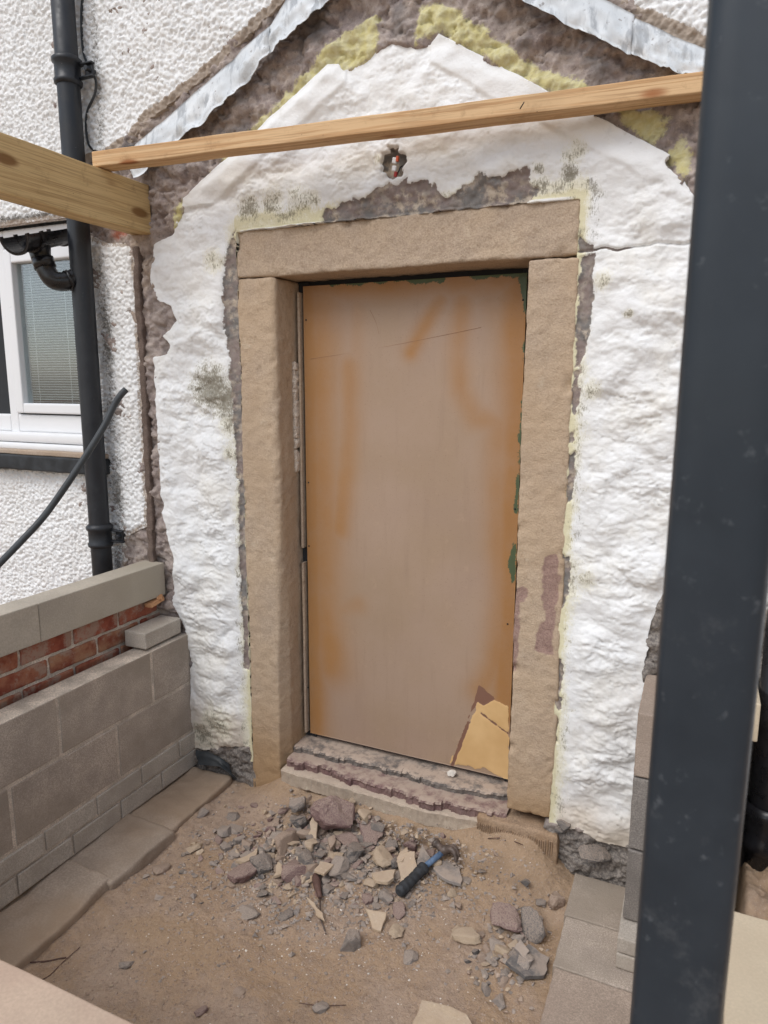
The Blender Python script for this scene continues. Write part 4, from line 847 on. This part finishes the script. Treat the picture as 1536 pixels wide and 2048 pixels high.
put_rock(793, 1869, 38, .5, 'tan', 'pale speckled stone lying in front of the heap', 49, lift=.5)
put_rock(820, 1918, 44, .35, 'grey', 'flat grey stone in front, right of the round cobble', 51)
put_rock(798, 1826, 40, .5, 'purple', 'small purple bar of stone below the hammer grip', 53, lift=.5)
put_rock(735, 1800, 30, .55, 'purple', 'purple chip left of the stone at the grip end', 55)
put_rock(773, 1797, 36, .7, 'grey', 'grey lump touching the end of the hammer grip', 57)
put_rock(903, 1790, 22, .8, 'tan', 'small light stone on bare earth below the hammer head', 59)
put_rock(916, 1816, 18, .8, 'brown', 'little square chip right below the small light stone', 61)
put_rock(872, 1735, 26, .8, 'tan', 'pale lump beside the blue hammer shaft', 63, lift=.6)
put_rock(252, 1930, 32, .5, 'grey', 'grey stone half buried in earth at the lower left', 65)
put_rock(495, 1825, 52, .3, 'grey', 'flat grey stone sunk in earth left of the screwdriver tip', 67, lift=.2)
put_rock(572, 1832, 38, .35, 'slate', 'flat dark stone sunk in earth near the leaf shaped shard', 69, lift=.2)
put_rock(365, 1745, 14, .6, 'slate', 'tiny dark stone on earth nearest the footing ledge', 71)
put_rock(320, 1740, 42, .4, 'brown', 'earthy stone bedded beside the pale part of the footing', 73, lift=.3)
put_rock(972, 1983, 30, .8, 'grey', 'grey stone at the front right, above another', 75)
put_rock(1000, 2008, 34, .7, 'grey', 'light grey stone at the front right, lower of the two', 77)
put_rock(1045, 1930, 66, .45, 'grey', 'broad grey slab stone against the right footing', 79, (.2, .3), lift=.6)
put_rock(1008, 1852, 84, .3, 'purple', 'long purple stone leaning in the right hand pile', 81, (.15, .35), rot=-.9, lift=1.1)
put_rock(1062, 1868, 80, .16, 'slate', 'thin grey slate leaning against the right footing', 83, (.25, .5), rot=-1.0, lift=1.6)
put_rock(935, 1880, 58, .35, 'tan', 'pale flat stone at the left of the right hand pile', 85, lift=.8)
put_rock(1005, 1905, 34, .6, 'tan', 'pale stone in the middle of the right hand pile', 87)
put_rock(965, 1920, 26, .7, 'brown', 'small earthy stone at the foot of the right hand pile', 89)
put_rock(1110, 1805, 40, .8, 'brown', 'earthy stone stuck in the hollow beside the footing', 91)
put_rock(402, 2025, 30, .6, 'purple', 'dark red stone at the bottom of the picture', 93)
put_rock(640, 2018, 34, .5, 'grey', 'half buried stone at the bottom middle', 95)
put_rock(478, 1985, 34, .35, 'brown', 'low earthy clod left of the bottom middle', 97, lift=.1)
V = at(903, 1545, Z=.19); me = rock_mesh('rock', 120, .8, 16, 2); me.materials.append(STONES['white']); o = obj('rock', me, None, None, (V[0], .105, .19), (0, 0, .4)); o.scale = (.021, .021, .021); tag(o, 'small round white stone sitting on the threshold under the door', 'stone', 'rubble stones on the earth floor')
put_shard([(865, 1735), (880, 1722), (912, 1712), (926, 1758), (922, 1768), (895, 1760)], .012, 'grey', 'flat grey shard under the hammer claw', h=.014)
put_shard([(730, 1818), (774, 1828), (762, 1858), (744, 1852)], .010, 'tan', 'pale cream tile shaped shard in front of the heap', h=.016, tilt=(.25, 0))
put_shard([(743, 1745), (792, 1738), (788, 1755), (775, 1764), (750, 1760)], .012, 'tan', 'pale slab shard in the right half of the heap', h=.03)
put_shard([(798, 1712), (830, 1710), (832, 1748), (800, 1758)], .010, 'tan', 'pale upright shard left of the blue shaft', h=.03, tilt=(.35, .1))
put_shard([(833, 1722), (845, 1694), (862, 1715), (838, 1734)], .010, 'slate', 'black triangular slate behind the hammer shaft', h=.03, tilt=(.4, .1))
put_shard([(790, 1720), (800, 1702), (816, 1695), (818, 1702), (805, 1722)], .012, 'tan', 'leaning pale shard near the small dark stone', h=.04, tilt=(.1, -.2))
put_shard([(628, 1740), (640, 1722), (668, 1728), (648, 1748)], .010, 'tan', 'pale shard with a dark hole, heap centre', h=.04)
put_shard([(470, 1722), (508, 1702), (518, 1690), (512, 1712), (490, 1724)], .010, 'tan', 'thin pale shard pointing right at the heap left', h=.02)
put_shard([(546, 1752), (556, 1722), (574, 1744)], .010, 'tan', 'pale triangular shard in front of the dark angular stone', h=.025)
put_shard([(612, 1795), (622, 1802), (646, 1825), (650, 1840), (632, 1828)], .006, 'tan', 'leaf shaped pale shard beside the screwdriver blade', h=.02, tilt=(.2, 0))
put_shard([(620, 1645), (628, 1632), (634, 1640), (632, 1672), (618, 1668)], .012, 'tan', 'narrow pale shard standing left of the purple wedge', h=.05, tilt=(.4, 0))
put_shard([(655, 1676), (668, 1668), (672, 1680), (660, 1698)], .012, 'brown', 'earthy shard in front of the purple wedge', h=.05)
put_shard([(754, 1700), (790, 1690), (792, 1697), (760, 1708)], .012, 'brown', 'earthy flat shard right of the jagged purple stone', h=.03)
put_shard([(1010, 1925), (1056, 1890), (1100, 1912), (1090, 1945), (1050, 1950)], .014, 'slate', 'broad grey slate shard in the right hand pile', h=.03, tilt=(.1, .15))
put_shard([(1028, 1895), (1040, 1880), (1060, 1900), (1048, 1912)], .012, 'grey', 'small grey shard in the right hand pile', h=.05, tilt=(.2, .1))
put_shard([(820, 2060), (842, 1998), (935, 2028), (960, 2080)], .03, 'tan', 'large pale flat stone cut by the bottom edge', h=.03)
# lesser fragments, too alike to tell apart
def scatter(n, px0, py0, sx, sy, smin, smax, kinds, label, group, pile=0.0, seedb=300, joined=None):
    r = np.random.default_rng(seedb); pool = {}
    for k in range(n):
        px, py = r.normal(px0, sx), r.normal(py0, sy); s = r.uniform(smin, smax); mk = kinds[int(r.integers(len(kinds)))]
        key = (mk, int(r.integers(5)))
        if key not in pool:
            me = rock_mesh('stone_chip', seedb+len(pool)*3, [.22, .42, .3, .5, .6][key[1]], 12, 0); me.materials.append(STONES[mk]); pool[key] = me
        g = gpt(px, py)
        if g[0] > -.3 or g[0] < -1.66 or g[1] > -.05: continue
        R = s/1406*float((g-CAM) @ FWD)/2
        if joined is not None:
            mw = Matrix.Translation((g[0], g[1], g[2]+R*.2+pile*r.random()*.6*math.exp(-((px-px0)/sx)**2-((py-py0)/sy)**2))) @ Euler((r.uniform(-.4, .4), r.uniform(-.4, .4), r.uniform(0, 6.3))).to_matrix().to_4x4() @ Matrix.Scale(R, 4)
            joined.setdefault(mk, []).append((pool[key], mw)); continue
        o = obj('stone_chip', pool[key], None, None, (g[0], g[1], g[2]+R*.16+pile*r.random()*math.exp(-((px-px0)/sx)**2-((py-py0)/sy)**2)), (r.uniform(-.3, .3), r.uniform(-.3, .3), r.uniform(0, 6.3))); o.scale = (R, R, R); tag(o, label, 'stone', group)
scatter(175, 645, 1706, 88, 37, 20, 46, ['brown', 'grey', 'tan', 'grey', 'purple', 'slate'], 'small broken stone chip among the bigger stones of the rubble heap', 'chips in the rubble heap', .035, seedb=310)
scatter(38, 740, 1770, 95, 40, 10, 26, ['brown', 'grey', 'tan', 'brown', 'purple'], 'small stone chip strewn on the earth in front of the rubble heap', 'chips before the rubble heap', seedb=420)
scatter(46, 1010, 1905, 40, 46, 16, 44, ['brown', 'grey', 'tan', 'grey', 'slate'], 'small stone chip in the pile against the right footing', 'chips in the right hand pile', seedb=530)
scatter(24, 560, 1900, 180, 70, 7, 15, ['brown', 'grey', 'tan', 'brown'], 'tiny stone chip lying singly on the earth near the camera', 'chips on the open earth', seedb=640)
scatter(16, 430, 1720, 50, 45, 8, 20, ['grey', 'grey', 'brown', 'slate'], 'grey stone chip between the rubble heap and the footing ledge', 'chips left of the heap', seedb=750)
JN = {}
scatter(680, 645, 1706, 92, 38, 9, 25, ['brown', 'grey', 'tan', 'grey', 'purple', 'slate', 'purple'], None, None, .03, 860, JN)
scatter(120, 1010, 1910, 45, 50, 8, 18, ['brown', 'grey', 'tan', 'grey', 'slate'], None, None, .01, 940, JN)
for mk, L in JN.items():
    bmj = bmesh.new()
    for me, mw in L:
        t_ = me.copy(); t_.transform(mw); bmj.from_mesh(t_); bpy.data.meshes.remove(t_)
    me = bpy.data.meshes.new('rubble_crumbs'); bmj.to_mesh(me); bmj.free()
    tag(obj('rubble_crumbs', me, STONES[mk]), {'brown': 'earthy brown', 'grey': 'mid grey', 'tan': 'pale sandy', 'purple': 'purplish', 'slate': 'dark slate'}[mk]+' crumbs of stone filling the rubble heap', 'rubble', kind='stuff')
# grit and white plaster crumbs nobody could count
def grit(name, n, mat, smin, smax, label, dens):
    r = np.random.default_rng(len(name)); VV = []; FF = []; oct_ = np.array([(1, 0, 0), (-1, 0, 0), (0, 1, 0), (0, -1, 0), (0, 0, .7), (0, 0, -.7)], float); fo = np.array([(0, 2, 4), (2, 1, 4), (1, 3, 4), (3, 0, 4), (2, 0, 5), (1, 2, 5), (3, 1, 5), (0, 3, 5)])
    k = 0
    while k < n:
        px, py = dens(r); g = gpt(px, py)
        if g[0] > -.29 or g[0] < -1.70 or g[1] > -.02 or g[1] < -1.45: continue
        s = r.uniform(smin, smax)*(1+.8*(r.random() > .95)); O = oct_*s*r.uniform(.45, 1.3, (6, 3))+r.uniform(-.35, .35, (6, 3))*s; a = r.uniform(0, 6.3); c_, s_ = math.cos(a), math.sin(a)
        O = np.stack([O[:, 0]*c_-O[:, 1]*s_, O[:, 0]*s_+O[:, 1]*c_, O[:, 2]*.9], -1); VV.append(O+g+np.array([0, 0, s*.2])); FF.append(fo+6*k); k += 1
    tag(obj(name, mesh_np(name, np.concatenate(VV), np.concatenate(FF), False), mat), label, 'grit', kind='stuff')
grit('earth_grit', 6500, STONES['brown'], .0012, .0042, 'fine brown grit and crumbs of earth over the floor', lambda r: (r.uniform(100, 1130), r.uniform(1560, 2048)))
grit('pebble_grit', 900, STONES['tan'], .003, .009, 'small pale stone crumbs in and around the rubble heap', lambda r: (r.normal(670, 105), r.normal(1710, 42)))
grit('stone_grit', 3000, STONES['grey'], .002, .009, 'fine grey stone grit around the rubble heap', lambda r: (r.normal(690, 160), r.normal(1735, 70)))
grit('plaster_crumbs', 520, STONES['white'], .0012, .0032, 'white plaster and paint crumbs sprinkled over the floor', lambda r: (r.normal(650, 230), r.normal(1830, 110)))
grit('mortar_crumbs', 60, STONES['white'], .003, .007, 'white mortar crumbs on the broad earthy stone', lambda r: (r.normal(590, 20), r.normal(1692, 10)))

# ================================================================== TOOLS
hm = empty('hammer', gpt(842, 1745), 'claw hammer with blue shaft and black ribbed grip lying by the rubble', 'hammer'); HM = np.array(hm.location)
def hp(px, py, dz): return gpt(px, py, dz)-HM
MAT['blue'] = plain('blue_shaft', srgb(92, 114, 142), .6, .4, 60, .2, .2); MAT['grip'] = plain('grip_rubber', (.045, .048, .052), .7, .3, 60, .25, .3); MAT['steel'] = plain('rusty_steel', srgb(100, 87, 79), .5, .5, 60, .3, .3, .2)
A = hp(797, 1786, .026); B = hp(850, 1733, .028); Cc = hp(886, 1704, .034); n_ = 24; P = [A+(B-A)*t for t in np.linspace(0, 1, n_)]
rad = [.0185+.0016*(1 if (i % 4) < 3 else -1)+.0015*math.cos(i/n_*6) for i in range(n_)]; rad[0] = .012; rad[1] = .0185; rad[-1] = .0135
tube('grip', P, rad, MAT['grip'], hm, 20); tube('shaft', [B, Cc], .0105, MAT['blue'], hm, 16)
E0 = hp(869, 1684, .046); E1 = Cc+np.array([.0, .004, .004]); E2 = hp(905, 1697, .046); E3 = hp(914, 1722, .030)
tube('head', [E0, E0+(E1-E0)*.25, E0+(E1-E0)*.3, E0+(E1-E0)*.62, E1, E1+(E2-E1)*.5], [.0165, .0165, .0125, .0125, .0175, .0155], MAT['steel'], hm, 16)
sv = np.cross(E2-E0, (0, 0, 1)); sv = sv/np.linalg.norm(sv)*.006
for s in (-1, 1): tube('claw', [E1+sv*s*.4, E2+sv*s, E2+(E3-E2)*.5+sv*s*1.2+np.array([0.006, 0, 0]), E3+sv*s*1.6], [.013, .011, .008, .004], MAT['steel'], hm, 12, sub=4)
sdv = empty('screwdriver', gpt(640, 1785), 'old screwdriver with brown wooden handle lying in the rubble', 'screwdriver'); SD = np.array(sdv.location)
q = lambda px, py, dz: gpt(px, py, dz)-SD
MAT['oldwood'] = varied('old_handle', srgb(104, 80, 72), 40, .25, 300, .6, .2, .001)
a, b = q(630, 1748, .02), q(640, 1796, .018); tube('handle', [a+(b-a)*t for t in np.linspace(0, 1, 9)], [.006, .0125, .0145, .0145, .013, .0115, .009, .0085, .006], MAT['oldwood'], sdv, 14)
tube('shaft', [b, q(641, 1838, .012), q(652, 1868, .004)], [.0028, .0026, .0022], MAT['steel'], sdv, 10)
for pts, r_, lb in (([(78, 1962), (100, 1950), (125, 1925), (160, 1894)], .0012, 'thin dry root lying on earth near the lower left coping'), ([(60, 1925), (95, 1922), (120, 1917), (132, 1915)], .0022, 'short dark root poking out beside the footing ledge'), ([(598, 2006), (640, 2011), (692, 2010)], .0011, 'straight dark twig on the earth at the bottom middle'), ([(955, 1680), (990, 1676), (1015, 1678), (1046, 1690)], .0016, 'hair thin root curling past the hammer head')):
    tag(tube('twig', [gpt(a, b, .002) for a, b in pts], r_, MAT['oldwood'], None, 6, sub=4), lb, 'twig', 'roots and twigs on the earth')
# torn damp-proof membrane at the foot of the left wall
bmv = []; P1 = [(392, 1500), (415, 1503), (440, 1515), (458, 1528), (466, 1558)]; P2 = [(395, 1530), (415, 1532), (438, 1534), (450, 1542), (474, 1560)]
for pp, yy in ((P1, -.012), (P2, -.045)):
    bmv.append([at(a, b, Y=yy) for a, b in pp])
U = np.array(bmv[0]); D = np.array(bmv[1]); tt = np.linspace(0, 1, 5); V = np.concatenate([U+(D-U)*t+np.array([0, -.006*math.sin(t*6), .003*math.sin(t*9)]) for t in tt]); V = np.concatenate([V, V+np.array([0, .002, -.001])]); n_ = 5; F = []
for r_ in range(4):
    for c_ in range(4):
        q_ = [r_*5+c_, (r_+1)*5+c_, (r_+1)*5+c_+1, r_*5+c_+1]; F.append(q_); F.append([k+25 for k in q_[::-1]])
tag(obj('membrane_strip', mesh_np('membrane_strip', V, np.array(F)), MAT['cable']), 'torn dark plastic membrane at the foot of the white wall', 'membrane')
# grey stones under the render at the right foot
for k, (px, py, s, l) in enumerate(((1128, 1648, 34, 'dark grey stone poking out under the render right of the jamb'), (1120, 1660, 24, 'lower grey lump under the render right of the jamb'), (1185, 1705, 84, 'long grey foundation stone at the foot of the white wall'))):
    c = at(px, py, Y=-.01); me = rock_mesh('rock', 200+k, .6 if k < 2 else .35, 16, 2); me.materials.append(STONES['slate']); o = obj('rock', me, None, None, c, (.2, .1, .2*k)); s = s/1406*2.4/2*1.1; o.scale = (s, s, s); tag(o, l, 'stone', 'foundation stones')
